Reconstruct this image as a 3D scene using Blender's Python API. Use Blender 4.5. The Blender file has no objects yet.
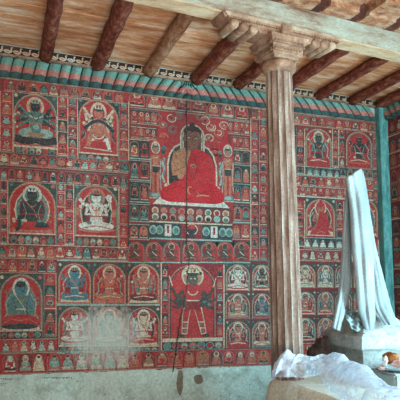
import bpy, bmesh, math, random
from mathutils import Vector, Matrix
R = random.Random(7)
S = bpy.context.scene
COL = S.collection
PI = math.pi

# ------------------------------------------------------------------ camera
F = 580.0
PITCH = math.atan(85/F); YAW = math.atan(195*math.cos(PITCH)/F); ROLL = 0.010
CAM = Vector((0, -5.0, 1.5))
fw = Vector((math.sin(YAW)*math.cos(PITCH), math.cos(YAW)*math.cos(PITCH), math.sin(PITCH)))
rt = Vector((math.cos(YAW), -math.sin(YAW), 0)); up = rt.cross(fw)
rt, up = rt*math.cos(ROLL)+up*math.sin(ROLL), up*math.cos(ROLL)-rt*math.sin(ROLL)
cd = bpy.data.cameras.new('camera'); cd.sensor_width = 36; cd.lens = F/400*36; cd.clip_start = .05
co = bpy.data.objects.new('camera', cd); COL.objects.link(co); S.camera = co
co.matrix_world = Matrix(((rt.x, up.x, -fw.x, CAM.x), (rt.y, up.y, -fw.y, CAM.y), (rt.z, up.z, -fw.z, CAM.z), (0, 0, 0, 1)))

def ray(px, py): return fw*F + rt*(px-200) - up*(py-200)
def on_y(px, py, y):
    d = ray(px, py); return CAM + d*((y-CAM.y)/d.y)
def on_x(px, py, x):
    d = ray(px, py); return CAM + d*((x-CAM.x)/d.x)
def on_z(px, py, z):
    d = ray(px, py); return CAM + d*((z-CAM.z)/d.z)

XR = on_x(380, 200, 1).x and on_y(382.5, 130, 0).x      # right wall
XL = -1.3

# ------------------------------------------------------------------ materials
def lin(c):
    return tuple(((v/255)/12.92 if v/255 <= .04045 else ((v/255+.055)/1.055)**2.4) for v in c)
def nmat(name):
    m = bpy.data.materials.new(name); m.use_nodes = True
    nt = m.node_tree; b = nt.nodes['Principled BSDF']; b.inputs['Roughness'].default_value = .85
    b.inputs['Specular IOR Level'].default_value = .25
    return m, nt, b
def N(nt, t, **k):
    n = nt.nodes.new(t)
    for a, v in k.items():
        if a in n.inputs.keys(): n.inputs[a].default_value = v
        else: setattr(n, a, v)
    return n
def pos(nt, scale=(1, 1, 1), obj=False):
    mp = N(nt, 'ShaderNodeMapping'); mp.inputs['Scale'].default_value = scale
    if obj: nt.links.new(N(nt, 'ShaderNodeTexCoord').outputs['Object'], mp.inputs['Vector'])
    else: nt.links.new(N(nt, 'ShaderNodeNewGeometry').outputs['Position'], mp.inputs['Vector'])
    return mp.outputs[0]
def noise(nt, vec, scale, detail=4, rough=.6, dist=0):
    n = N(nt, 'ShaderNodeTexNoise'); n.inputs['Scale'].default_value = scale; n.inputs['Detail'].default_value = detail
    n.inputs['Roughness'].default_value = rough; n.inputs['Distortion'].default_value = dist
    nt.links.new(vec, n.inputs['Vector']); return n.outputs['Fac']
def ramp(nt, fac, stops):
    r = N(nt, 'ShaderNodeValToRGB'); e = r.color_ramp.elements
    while len(e) < len(stops): e.new(.5)
    for i, (p, c) in enumerate(stops):
        e[i].position = p; e[i].color = (c if len(c) == 4 else tuple(c)+(1,))
    nt.links.new(fac, r.inputs['Fac']); return r.outputs['Color']
def g(v): return (v, v, v)
def mix(nt, fac, a, b, mode='MIX'):
    m = N(nt, 'ShaderNodeMix', data_type='RGBA', blend_type=mode)
    for sock, v in ((0, fac), (6, a), (7, b)):
        if hasattr(v, 'links'): nt.links.new(v, m.inputs[sock])
        elif isinstance(v, (int, float)): m.inputs[sock].default_value = v
        else: m.inputs[sock].default_value = tuple(v)+(1,)
    return m.outputs[2]
def math_(nt, op, a, b=0.0, clamp=False):
    m = N(nt, 'ShaderNodeMath', operation=op, use_clamp=clamp)
    for i, v in enumerate((a, b)):
        if hasattr(v, 'links'): nt.links.new(v, m.inputs[i])
        else: m.inputs[i].default_value = v
    return m.outputs[0]
def bump(nt, b, h, s=.3, d=.01):
    n = N(nt, 'ShaderNodeBump'); n.inputs['Strength'].default_value = s; n.inputs['Distance'].default_value = d
    nt.links.new(h, n.inputs['Height']); nt.links.new(n.outputs[0], b.inputs['Normal'])

def painted(name, chip=1.0, chipcol=(188, 160, 140), tone_patches=False):
    m, nt, b = nmat(name)
    at = N(nt, 'ShaderNodeAttribute', attribute_name='paint')
    p = pos(nt)
    c = at.outputs['Color']
    f1 = noise(nt, p, 70, 5, .7)
    c = mix(nt, 1.0, c, ramp(nt, f1, [(.28, g(.5)), (.72, g(1.42))]), 'MULTIPLY')
    c = mix(nt, .05*chip, c, lin((140, 92, 84)))
    f2 = noise(nt, p, 120, 3, .7)
    c = mix(nt, math_(nt, 'MULTIPLY', ramp(nt, f2, [(.55, g(0)), (.66, g(1))]), .34*chip), c, lin(chipcol))
    f3 = noise(nt, p, 95, 3, .65, .5)
    c = mix(nt, math_(nt, 'MULTIPLY', ramp(nt, f3, [(.52, g(0)), (.62, g(1))]), .62*chip), c, lin((42, 54, 56)))
    f4 = noise(nt, p, 7, 4, .6)
    c = mix(nt, math_(nt, 'MULTIPLY', ramp(nt, f4, [(.45, g(0)), (.75, g(1))]), .10), c, lin((150, 140, 125)))
    if tone_patches:
        q = on_y(106, 338, 0)  # pale uneven patch low on the left of the mural
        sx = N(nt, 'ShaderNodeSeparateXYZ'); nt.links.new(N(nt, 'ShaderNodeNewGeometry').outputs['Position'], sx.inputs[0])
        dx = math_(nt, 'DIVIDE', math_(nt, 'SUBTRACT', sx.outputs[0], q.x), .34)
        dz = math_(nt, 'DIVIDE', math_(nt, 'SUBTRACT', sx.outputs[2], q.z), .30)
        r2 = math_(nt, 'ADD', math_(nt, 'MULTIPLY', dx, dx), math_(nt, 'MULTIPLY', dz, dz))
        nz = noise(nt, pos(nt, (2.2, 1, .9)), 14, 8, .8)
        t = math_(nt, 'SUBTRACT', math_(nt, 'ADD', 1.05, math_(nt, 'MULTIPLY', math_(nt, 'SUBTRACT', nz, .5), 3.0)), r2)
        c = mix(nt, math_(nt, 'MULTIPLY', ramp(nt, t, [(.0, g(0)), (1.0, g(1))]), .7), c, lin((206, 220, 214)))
        q = on_y(187, 92, 0)                       # darker uneven patch around the upper crack
        dx = math_(nt, 'DIVIDE', math_(nt, 'SUBTRACT', sx.outputs[0], q.x), .30)
        dz = math_(nt, 'DIVIDE', math_(nt, 'SUBTRACT', sx.outputs[2], q.z), 1.1)
        r2 = math_(nt, 'ADD', math_(nt, 'MULTIPLY', dx, dx), math_(nt, 'MULTIPLY', dz, dz))
        t = math_(nt, 'SUBTRACT', math_(nt, 'ADD', .9, math_(nt, 'MULTIPLY', math_(nt, 'SUBTRACT', nz, .5), 2.0)), r2)
        c = mix(nt, math_(nt, 'MULTIPLY', ramp(nt, t, [(0, g(0)), (1.0, g(1))]), .5), c, lin((52, 34, 36)))
    nt.links.new(c, b.inputs['Base Color'])
    bump(nt, b, f1, .15, .004)
    return m

def stain_mat(name, base, c2, c3, scale=6, stretch=(1, 1, 1), rough=.85, fine=60, obj=False, sheen=0):
    m, nt, b = nmat(name); b.inputs['Roughness'].default_value = rough
    p = pos(nt, stretch, obj)
    f = noise(nt, p, scale, 6, .62, .4); f2 = noise(nt, p, fine, 4, .7)
    c = ramp(nt, f, [(.3, lin(c2)), (.5, lin(base)), (.72, lin(c3))])
    c = mix(nt, 1.0, c, ramp(nt, f2, [(.3, g(.72)), (.7, g(1.22))]), 'MULTIPLY')
    nt.links.new(c, b.inputs['Base Color']); bump(nt, b, f2, .25, .004)
    return m

M = {}
M['mural'] = painted('mural_paint', 1.0, tone_patches=True)
M['painted_wood'] = painted('painted_wood', .6)
M['cloth_paint'] = painted('valance_paint', .35)
M['plaster'] = stain_mat('plaster', (190, 210, 202), (150, 160, 150), (206, 224, 218), 5, fine=45)
M['platform'] = stain_mat('platform_plaster', (230, 226, 210), (198, 188, 166), (236, 236, 226), 7, fine=50)
M['stupa'] = stain_mat('whitewash', (170, 174, 172), (128, 136, 138), (188, 192, 190), 14, fine=60)
M['stupa_step'] = stain_mat('grey_whitewash', (150, 154, 150), (108, 114, 112), (166, 170, 166), 10, fine=60)
M['floor'] = stain_mat('earth_floor', (168, 156, 140), (142, 130, 116), (186, 174, 158), 4)
M['ceiling'] = stain_mat('ceiling_boards', (212, 156, 114), (146, 84, 56), (232, 216, 196), 4.5, (.8, 3, 3), fine=40)
M['rafter'] = stain_mat('rafter_wood', (118, 58, 44), (66, 30, 26), (164, 116, 92), 10, (3, 1.2, 3), fine=40)
M['rafter_pale'] = stain_mat('pale_rafter_wood', (160, 116, 88), (110, 64, 48), (186, 160, 134), 10, (3, 1.2, 3), fine=40)
M['beam'] = stain_mat('beam_wood', (156, 150, 134), (116, 82, 64), (166, 172, 160), 3.6, (.8, 3, 3), fine=35)
M['soffit'] = stain_mat('beam_soffit_wood', (200, 172, 140), (166, 130, 98), (204, 192, 168), 4, (1, 4, 4), fine=40)
M['carved'] = stain_mat('carved_wood', (144, 112, 92), (98, 68, 54), (176, 152, 132), 9, (1, 1, 1), fine=55)
M['carved_pale'] = stain_mat('carved_pale_wood', (164, 136, 114), (118, 86, 68), (184, 170, 150), 9, (1, 1, 1), fine=55)
M['dark_wood'] = stain_mat('dark_wood', (84, 44, 36), (50, 26, 24), (120, 76, 60), 9, (1, 1, 1), fine=55)
M['teal_post'] = stain_mat('teal_painted_post', (88, 156, 156), (50, 108, 110), (140, 188, 184), 8, (3, 3, .8), fine=50)
M['fabric'] = stain_mat('white_scarf', (142, 154, 158), (124, 138, 144), (164, 176, 180), 5, (1, 1, .4), fine=200)
M['greycloth'] = stain_mat('grey_cloth', (120, 140, 142), (66, 84, 88), (170, 186, 188), 16, fine=80)
M['metal'] = stain_mat('plate_metal', (150, 170, 172), (110, 126, 130), (180, 196, 196), 9, rough=.35)
M['bread'] = stain_mat('offering_crust', (140, 78, 40), (80, 42, 24), (176, 118, 66), 30)
M['pink'] = stain_mat('offering_pink', (200, 150, 145), (150, 90, 88), (224, 200, 190), 30)
M['white_lump'] = stain_mat('offering_white', (220, 214, 204), (180, 168, 158), (232, 230, 224), 30)

M['dark_board'] = stain_mat('dark_frieze_board', (52, 40, 38), (34, 28, 28), (84, 66, 60), 9, fine=60)
M['dim_wall'] = stain_mat('dim_painted_wall', (120, 98, 90), (90, 74, 68), (140, 120, 112), 6, fine=60)
M['tan_board'] = stain_mat('tan_board', (160, 110, 80), (104, 62, 46), (176, 160, 140), 7, (2, 3, 3), fine=40)
M['hem'] = stain_mat('hem_moulding', (150, 120, 104), (104, 76, 68), (180, 160, 140), 12, fine=60)
M['dark_teal'] = stain_mat('dark_teal_cloth', (36, 60, 62), (24, 40, 42), (60, 92, 90), 12, fine=60)
M['knot_pink'] = stain_mat('pink_cloth', (178, 104, 98), (130, 66, 66), (196, 136, 124), 16, fine=60)
M['dark_cloth'] = stain_mat('dark_brown_cloth', (92, 74, 70), (60, 48, 48), (122, 110, 108), 18, fine=60)

# column: worn brown timber, rubbed pale and ashy in lengthwise streaks
m, nt, b = nmat('column_wood')
p = pos(nt, (1, 1, .12)); f = noise(nt, p, 28, 6, .7); f2 = noise(nt, pos(nt), 70, 4, .7)
c = ramp(nt, f, [(.3, lin((84, 56, 46))), (.5, lin((134, 112, 100))), (.72, lin((170, 162, 154)))])
c = mix(nt, 1.0, c, ramp(nt, f2, [(.3, g(.7)), (.7, g(1.25))]), 'MULTIPLY')
nt.links.new(c, b.inputs['Base Color']); bump(nt, b, f, .4, .006)
M['column'] = m
# gauze: semi see-through net
m, nt, b = nmat('gauze')
b.inputs['Base Color'].default_value = lin((226, 236, 250))+(1,)
b.inputs['Roughness'].default_value = .8
tr = N(nt, 'ShaderNodeBsdfTransparent'); tl = N(nt, 'ShaderNodeBsdfTranslucent'); tl.inputs['Color'].default_value = lin((210, 220, 240))+(1,)
mx = N(nt, 'ShaderNodeMixShader'); mx2 = N(nt, 'ShaderNodeMixShader'); out = nt.nodes['Material Output']
mx.inputs[0].default_value = .35
nt.links.new(b.outputs[0], mx.inputs[1]); nt.links.new(tl.outputs[0], mx.inputs[2])
f = noise(nt, pos(nt, (1, 1, 1)), 26, 5, .65, 1.0)
a = ramp(nt, f, [(.40, g(.66)), (.60, g(.12))])
nt.links.new(a, mx2.inputs[0]); nt.links.new(mx.outputs[0], mx2.inputs[1]); nt.links.new(tr.outputs[0], mx2.inputs[2])
nt.links.new(mx2.outputs[0], out.inputs['Surface'])
M['gauze'] = m

# ------------------------------------------------------------------ object helpers
def tag(o, label=None, cat=None, group=None, kind=None):
    if label: o['label'] = label
    if cat: o['category'] = cat
    if group: o['group'] = group
    if kind: o['kind'] = kind
    return o
def empty(name, loc, label=None, cat=None, group=None):
    o = bpy.data.objects.new(name, None); COL.objects.link(o); o.location = loc; o.empty_display_size = .1
    return tag(o, label, cat, group)
def link(name, me, mat, parent=None, smooth=False):
    o = bpy.data.objects.new(name, me); COL.objects.link(o)
    if mat: me.materials.append(M[mat] if isinstance(mat, str) else mat)
    if parent:
        o.parent = parent
        o.matrix_parent_inverse = world(parent).inverted()
    if smooth:
        for f in me.polygons: f.use_smooth = True
    return o
def world(o):
    m = Matrix.Translation(o.location) @ o.rotation_euler.to_matrix().to_4x4()
    if o.parent: m = world(o.parent) @ o.matrix_parent_inverse @ m
    return m
def from_bm(name, bm, mat, parent=None, smooth=False):
    me = bpy.data.meshes.new(name); bmesh.ops.recalc_face_normals(bm, faces=bm.faces[:]); bm.to_mesh(me); bm.free()
    return link(name, me, mat, parent, smooth)
def box_bm(bm, c, size, mt=None, bev=0):
    r = bmesh.ops.create_cube(bm, size=1); vs = r['verts']
    bmesh.ops.scale(bm, vec=size, verts=vs)
    if bev:
        es = list({e for v in vs for e in v.link_edges})
        r = bmesh.ops.bevel(bm, geom=es, offset=bev, segments=2, affect='EDGES'); vs = list({v for f in r['faces'] for v in f.verts} | {v for v in vs if v.is_valid})
    M4 = Matrix.Translation(c) @ (mt.to_4x4() if mt else Matrix())
    bmesh.ops.transform(bm, matrix=M4, verts=vs)
    return vs
def prism_bm(bm, prof, o, u, v, w, depth):
    """profile (a,b) in axes u,v about o, extruded along w by depth (centred)"""
    n = len(prof)
    lo = [bm.verts.new(o+u*a+v*b_-w*depth/2) for a, b_ in prof]; hi = [bm.verts.new(o+u*a+v*b_+w*depth/2) for a, b_ in prof]
    bm.faces.new(lo); bm.faces.new(hi[::-1])
    for i in range(n): bm.faces.new((lo[i], lo[(i+1) % n], hi[(i+1) % n], hi[i]))
def tube_bm(bm, pts, rad, seg=14, wob=0, cap=True):
    rings = []
    for i, pnt in enumerate(pts):
        t = (pts[min(i+1, len(pts)-1)]-pts[max(i-1, 0)]).normalized()
        a = t.cross(Vector((0, 0, 1)));
        if a.length < .01: a = Vector((1, 0, 0))
        a.normalize(); b_ = t.cross(a)
        r = rad[i] if isinstance(rad, (list, tuple)) else rad
        rings.append([bm.verts.new(pnt+(a*math.cos(2*PI*k/seg)+b_*math.sin(2*PI*k/seg))*r*(1+wob*R.uniform(-1, 1))) for k in range(seg)])
    for A, B in zip(rings, rings[1:]):
        for k in range(seg): bm.faces.new((A[k], A[(k+1) % seg], B[(k+1) % seg], B[k]))
    if cap: bm.faces.new(rings[0][::-1]); bm.faces.new(rings[-1])

# ------------------------------------------------------------------ painting brush (flat pigment shapes lying on a wall)
VPX, VPY = 2005.0, 303.0
RED = (176, 48, 54); DRED = (132, 42, 48); PINK = (184, 112, 98); CREAM = (204, 190, 164); WHITE = (206, 208, 196)
TEAL = (84, 128, 122); DTEAL = (34, 60, 64); NAVY = (38, 50, 58); BLUE = (70, 124, 138); TAN = (180, 114, 94); BROWN = (92, 58, 48)
ORANGE = (196, 96, 70); LTEAL = (142, 178, 168); GOLD = (166, 130, 102); BRED = (196, 28, 44)
class Brush:
    def __init__(s, xc=0, yc=200, base=0.0012, wall='back', step=.00004):
        s.v = []; s.f = []; s.c = []; s.o = base; s.xc = xc; s.yc = yc; s.wall = wall; s.step = step; s.flat = False
    def T(s, x, y):
        if s.wall == 'back':
            y = y if s.flat else y + (VPY-y)/(VPX-s.xc)*(x-s.xc)
            q = on_y(x, y, 0); q.y = -s.o
        elif s.wall == 'right':
            q = on_x(x, y, XR); q.x = XR-s.o
        return q
    def poly(s, pts, col, jit=.06):
        s.o += s.step
        n = len(s.v); s.v += [s.T(x, y) for x, y in pts]
        s.f.append(list(range(n, n+len(pts))))
        k = .90*(1+R.uniform(-jit, jit))
        s.c.append(tuple(min(1, ch*k) for ch in lin(col))+(1,))
    def ell(s, cx, cy, rx, ry, col, n=14, a0=0, a1=360, rot=0):
        pts = []
        full = (a1-a0) >= 360
        for i in range(n if full else n+1):
            a = math.radians(a0+(a1-a0)*i/n); x, y = rx*math.cos(a), -ry*math.sin(a)
            cr, sr = math.cos(math.radians(rot)), math.sin(math.radians(rot))
            pts.append((cx+x*cr-y*sr, cy+x*sr+y*cr))
        s.poly(pts, col)
    def rect(s, x0, y0, x1, y1, col): s.poly([(x0, y0), (x1, y0), (x1, y1), (x0, y1)], col)
    def arch(s, x0, y0, x1, y1, col, k=.5, n=12):
        w = (x1-x0)/2; cx = (x0+x1)/2; h = min((y1-y0)*.9, w*2*k)
        s.poly([(cx-w*math.cos(PI*i/n), y0+h-h*math.sin(PI*i/n)) for i in range(n+1)]+[(x1, y1), (x0, y1)], col)
    def line(s, pts, w, col, w1=None):
        w1 = w if w1 is None else w1
        L, Rr = [], []
        for i, (x, y) in enumerate(pts):
            a = pts[max(i-1, 0)]; c_ = pts[min(i+1, len(pts)-1)]
            dx, dy = c_[0]-a[0], c_[1]-a[1]; d = math.hypot(dx, dy) or 1
            ww = (w+(w1-w)*i/(len(pts)-1))/2
            L.append((x-dy/d*ww, y+dx/d*ww)); Rr.append((x+dy/d*ww, y-dx/d*ww))
        s.poly(L+Rr[::-1], col)
    def arc(s, cx, cy, rx, ry, a0, a1, w, col, n=10):
        s.line([(cx+rx*math.cos(math.radians(a0+(a1-a0)*i/n)), cy-ry*math.sin(math.radians(a0+(a1-a0)*i/n))) for i in range(n+1)], w, col)
    def fin(s, name, parent, mat='mural', label=None):
        me = bpy.data.meshes.new(name)
        if not s.f: return None
        me.from_pydata([tuple(v) for v in s.v], [], s.f); me.update()
        ca = me.color_attributes.new('paint', 'FLOAT_COLOR', 'CORNER')
        i = 0
        for fi, f in enumerate(s.f):
            for _ in f: ca.data[i].color = s.c[fi]; i += 1
        o = link(name, me, mat, parent)
        if label: o['label'] = label
        return o
def ch(*a): return R.choice(a)

def small_buddha(b, cx, cy, w, h, skin=None, robe=None, halo=None, bg=None, border=None):
    """little seated figure in its niche, centred on cx, cy"""
    skin = skin or ch(TAN, PINK, CREAM, TEAL, DTEAL, PINK, TAN, (150, 100, 80), DTEAL, LTEAL); robe = robe or ch(RED, ORANGE, DTEAL, TEAL, RED, DRED)
    halo = halo or ch(TAN, PINK, TEAL, GOLD, DTEAL, LTEAL, DTEAL, TEAL)
    if border: b.arch(cx-w*.5, cy-h*.5, cx+w*.5, cy+h*.5, border)
    if bg: b.arch(cx-w*.45, cy-h*.46, cx+w*.45, cy+h*.5, bg)
    b.ell(cx, cy+h*.04, w*.36, h*.36, ch(DTEAL, DRED, TEAL, RED, GOLD), 10)
    b.ell(cx, cy-h*.22, w*.22, h*.20, halo, 10)
    b.ell(cx, cy+h*.32, w*.42, h*.12, robe if robe != bg else ch(CREAM, DTEAL), 10)
    b.poly([(cx-w*.24, cy-h*.06), (cx+w*.24, cy-h*.06), (cx+w*.16, cy+h*.3), (cx-w*.16, cy+h*.3)], ch(skin, robe))
    b.line([(cx-w*.22, cy-h*.02), (cx-w*.32, cy+h*.18), (cx-w*.02, cy+h*.16)], w*.1, skin)
    b.line([(cx+w*.22, cy-h*.02), (cx+w*.3, cy+h*.2), (cx+w*.05, cy+h*.26)], w*.1, skin)
    b.ell(cx, cy-h*.2, w*.13, h*.12, skin, 8)
    b.ell(cx, cy-h*.29, w*.13, h*.07, ch(NAVY, BROWN, CREAM, NAVY), 8)
    b.line([(cx-w*.4, cy+h*.43), (cx+w*.4, cy+h*.43)], h*.07, ch(CREAM, PINK, LTEAL))

def frow(x0, x1, y, h, n=None, xs=None, name='figure_row', bg=RED, line=(166, 144, 124), sep=None, strip=None, pal=None, base=.0016, wall='back', border=None, label=None):
    """horizontal register of small seated figures, y at the middle of the run"""
    xc = (x0+x1)/2; b = Brush(xc, y, base, wall)
    b.rect(x0, y-h*.56, x1, y+h*.54, strip or ch(DRED, DTEAL, DRED))
    xs = xs or [x0+(i+.5)*(x1-x0)/n for i in range(n)]
    w = (xs[1]-xs[0]) if len(xs) > 1 else (x1-x0)
    for x in xs:
        bgc = bg if R.random() < .8 else ch(DRED, DTEAL, ORANGE)
        kw = {}
        if pal: kw = pal(x)
        small_buddha(b, x+R.uniform(-.3, .3), y, w*.94, h*.96, bg=bgc, border=border or ch(DTEAL, TEAL, DTEAL, PINK, TAN), **kw)
    if sep:
        for x in xs[:-1]: b.line([(x+w/2, y-h/2), (x+w/2, y+h/2)], .8, sep)
    b.line([(x0, y+h*.56), (x1, y+h*.56)], 1.1, line)
    b.line([(x0, y-h*.57), (x1, y-h*.57)], .7, ch(TEAL, CREAM, LTEAL))
    return b.fin(name, MUR if wall == 'back' else MUR2, 'mural', label)

def fcol(x0, x1, ys, h, name='figure_column', base=.0016, pal=None, wall='back'):
    xc = (x0+x1)/2; b = Brush(xc, ys[0], base, wall); w = x1-x0
    b.rect(x0, ys[0]-h*.58, x1, ys[-1]+h*.58, DRED)
    for y in ys:
        b.rect(x0+.5, y-h*.5, x1-.5, y+h*.48, ch(RED, RED, DTEAL, DRED, RED))
        kw = pal(y) if pal else {}
        small_buddha(b, xc, y, w*.9, h*.9, **kw)
        b.line([(x0, y+h*.53), (x1, y+h*.53)], .9, ch(CREAM, TEAL, PINK))
    b.line([(x0, ys[0]-h/2), (x0, ys[-1]+h/2)], .8, ch(CREAM, TEAL)); b.line([(x1, ys[0]-h/2), (x1, ys[-1]+h/2)], .8, ch(CREAM, DTEAL))
    b.fin(name, MUR if wall == 'back' else MUR2)

def lotus(b, x0, x1, y, h, n, cols=None, bg=DTEAL):
    b.rect(x0, y-h*.6, x1, y+h*.6, bg)
    w = (x1-x0)/n
    for i in range(n):
        x = x0+(i+.5)*w; c = (cols or [TEAL, PINK, LTEAL, CREAM, RED])[i % len(cols or [0]*5)]
        b.ell(x, y, w*.47, h*.54, ch(TAN, PINK, LTEAL), 10); b.ell(x, y, w*.40, h*.45, NAVY, 10); b.ell(x, y, w*.36, h*.40, c, 10); b.ell(x, y+h*.16, w*.24, h*.2, ch(DTEAL, RED, PINK, TEAL), 8)

def panel(x0, y0, x1, y1, skin, robe, halo=CREAM, bg=RED, corner=(48, 76, 76), rim=(184, 146, 118), mand=(DTEAL, CREAM), arms=2, hair=NAVY, crown=GOLD,
          seat=(CREAM, DTEAL), label=None, leg='lotus', scarf=None, ped=None, lw=1.0, k=.5, name='deity_panel', armc=None, chest=None):
    """framed niche holding one painted deity; the deity itself is a sub-part"""
    cx = (x0+x1)/2; w = x1-x0; h = y1-y0
    b = Brush(cx, (y0+y1)/2, .0022)
    b.rect(x0, y0, x1, y1, corner)
    b.arch(x0+.6, y0+.8, x1-.6, y1, rim, k); b.arch(x0+1.5, y0+1.8, x1-1.5, y1, ch(TEAL, PINK, DTEAL), k); b.arch(x0+2.4, y0+2.7, x1-2.4, y1, bg, k)
    for sx in (-1, 1):
        b.ell(cx+sx*w*.43, y0+h*.06, w*.045, w*.045, ch(PINK, CREAM, TEAL), 8)
        for q in range(3):
            b.ell(cx+sx*w*R.uniform(.3, .4), y0+h*R.uniform(.25, .75), w*.03, w*.035, ch(CREAM, TEAL, PINK, DTEAL), 7)
    if ped:
        py0 = y1-h*ped
        b.rect(x0+1, py0, x1-1, y1, DRED); b.line([(x0+1, py0+.6), (x1-1, py0+.6)], 1.4, CREAM)
        lotus(b, x0+2, x1-2, (py0+1.4+y1)/2, (y1-py0)*.62, max(3, int(w/7)))
    o = b.fin(name, MUR, 'mural', label)
    d = Brush(cx, (y0+y1)/2, b.o+.0001)
    H = (h*(1-(ped or .02))); t = y0
    hy = t+H*.27
    if mand:
        d.ell(cx, t+H*.56, w*.37, H*.40, mand[1]); d.ell(cx, t+H*.56, w*.34, H*.375, mand[0])
        d.ell(cx, t+H*.56, w*.27, H*.32, ch(DRED, bg, TEAL))
    d.ell(cx, hy-.5, w*.20, H*.19, halo); d.ell(cx, hy, w*.15, H*.15, ch(TEAL, RED, PINK) if halo != TEAL else RED)
    ac = armc or skin
    if seat:
        d.poly([(cx-w*.43, t+H*.99), (cx-w*.40, t+H*.9), (cx+w*.40, t+H*.9), (cx+w*.43, t+H*.99)], seat[0])
        d.ell(cx, t+H*.89, w*.42, H*.055, seat[1])
    if scarf:
        for sx in (-1, 1):
            d.line([(cx+sx*w*.12, t+H*.36), (cx+sx*w*.3, t+H*.46), (cx+sx*w*.33, t+H*.66), (cx+sx*w*.42, t+H*.76)], w*.07, scarf, w*.03)
    if leg == 'lotus':
        d.ell(cx, t+H*.82, w*.41, H*.085, robe)
        d.ell(cx-w*.14, t+H*.80, w*.22, H*.06, robe, rot=-12); d.ell(cx+w*.14, t+H*.80, w*.22, H*.06, robe, rot=12)
        d.line([(cx-w*.3, t+H*.86), (cx, t+H*.82), (cx+w*.3, t+H*.86)], lw, CREAM if robe not in (WHITE, CREAM) else PINK)
    elif leg == 'ease':
        d.line([(cx-w*.06, t+H*.72), (cx-w*.28, t+H*.70), (cx-w*.26, t+H*.9), (cx-w*.34, t+H*.95)], w*.12, skin, w*.07)
        d.ell(cx+w*.1, t+H*.83, w*.26, H*.06, robe, rot=4); d.ell(cx-w*.05, t+H*.8, w*.14, H*.09, ch(RED, ORANGE))
    d.poly([(cx-w*.20, t+H*.42), (cx-w*.06, t+H*.36), (cx+w*.06, t+H*.36), (cx+w*.20, t+H*.42), (cx+w*.13, t+H*.60), (cx+w*.17, t+H*.78), (cx-w*.17, t+H*.78), (cx-w*.13, t+H*.60)], chest or skin)
    na = arms//2
    for i in range(na):
        f_ = 0 if na == 1 else i/(na-1)
        for sx in (-1, 1):
            ex, ey = cx+sx*w*(.24+.05*f_), t+H*(.60-.20*f_)
            hx, hy2 = (cx+sx*w*.05, t+H*.58) if i == 0 else (cx+sx*w*(.30+.07*R.random()), t+H*(.62-.30*f_))
            d.line([(cx+sx*w*.18, t+H*.43), (ex, ey), (hx, hy2)], w*.085, ac, w*.055)
            d.ell(hx, hy2, w*.04, w*.04, ac if i == 0 else ch(ac, WHITE, ac), 8)
            if i and R.random() < .7: d.ell(hx+sx*w*.03, hy2-H*.05, w*.035, w*.045, ch(CREAM, TEAL, PINK, DTEAL), 8)
    d.arc(cx, t+H*.40, w*.09, H*.09, 200, 340, lw, GOLD if skin not in (TAN, PINK, ORANGE) else CREAM)
    d.line([(cx-w*.12, t+H*.63), (cx+w*.12, t+H*.63)], lw*1.2, ch(CREAM, RED, GOLD))
    dk = NAVY if sum(skin) > 260 else LTEAL
    d.line([(cx-w*.19, t+H*.43), (cx-w*.12, t+H*.60), (cx-w*.16, t+H*.77)], .5, dk); d.line([(cx+w*.19, t+H*.43), (cx+w*.12, t+H*.60), (cx+w*.16, t+H*.77)], .5, dk)
    d.line([(cx-w*.12, t+H*.40), (cx+w*.04, t+H*.56), (cx+w*.1, t+H*.70)], .7, ch(RED, CREAM, PINK))
    for sx in (-1, 1):
        d.line([(cx+sx*w*.22, t+H*.36), (cx+sx*w*.34, t+H*.52), (cx+sx*w*.31, t+H*.70), (cx+sx*w*.40, t+H*.80)], .9, ch(TEAL, PINK, LTEAL))
        d.ell(cx+sx*w*.16, t+H*.76, w*.06, H*.03, ch(RED, TEAL, CREAM), 8)
    d.rect(cx-w*.035, t+H*.32, cx+w*.035, t+H*.39, skin)
    d.ell(cx, hy+H*.005, w*.11, H*.095, skin)
    d.ell(cx, hy-H*.075, w*.115, H*.05, hair)
    if crown:
        for q in (-1, 0, 1): d.poly([(cx+q*w*.06-w*.035, hy-H*.07), (cx+q*w*.06+w*.035, hy-H*.07), (cx+q*w*.08, hy-H*.14)], crown)
    for q in (-1, 1): d.ell(cx+q*w*.035, hy+H*.0, .35, .25, NAVY if skin not in (DTEAL, NAVY) else CREAM, 6)
    d.fin('deity_figure', o)
    return o

# ------------------------------------------------------------------ the two murals
MUR = empty('mural', (1.2, 0, .76), 'large red and teal mural of deity rows on the back wall around a big buddha', 'mural')
MUR2 = empty('mural', (XR, -.5, .76), 'dim red mural of small figures on the side wall right of the teal corner post', 'mural')

# plain painted ground, ending in a ragged lower edge
b = Brush(0, 200, .0005, step=.000001); b.flat = True
def ytop(x): return 77.5+.1195*x
def ybot(x): return 374.5-.036*x
X0, X1 = -125, 379
ptsb = [(x, ybot(x)+R.uniform(-1.6, 1.6)) for x in range(X1, X0, -3)]
b.poly([(X0, ytop(X0)), (X1, ytop(X1))]+ptsb, DRED)
for i in range(420):                                   # small patches of pigment: uneven reds and teals of the ground
    x = R.uniform(X0, X1); y = R.uniform(ytop(x)+2, ybot(x)-3)
    b.ell(x, y, R.uniform(1, 4), R.uniform(1, 3), ch(RED, DTEAL, RED, TEAL, DRED, PINK), 7)
b.fin('painted_ground', MUR)

def plaster_pal(x): return dict(skin=ch(CREAM, PINK, LTEAL, WHITE), robe=ch(PINK, RED, CREAM, LTEAL), halo=ch(CREAM, LTEAL, PINK))
for y, (xa, xb) in ((304.6, (57, 160)), (260.6, (57, 129)), (351.6, (57, 160))):
    b = Brush((xa+xb)/2, y, .0020); b.rect(xa, y-1.1, xb, y+1.1, LTEAL); b.fin('border_line', MUR)
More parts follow.
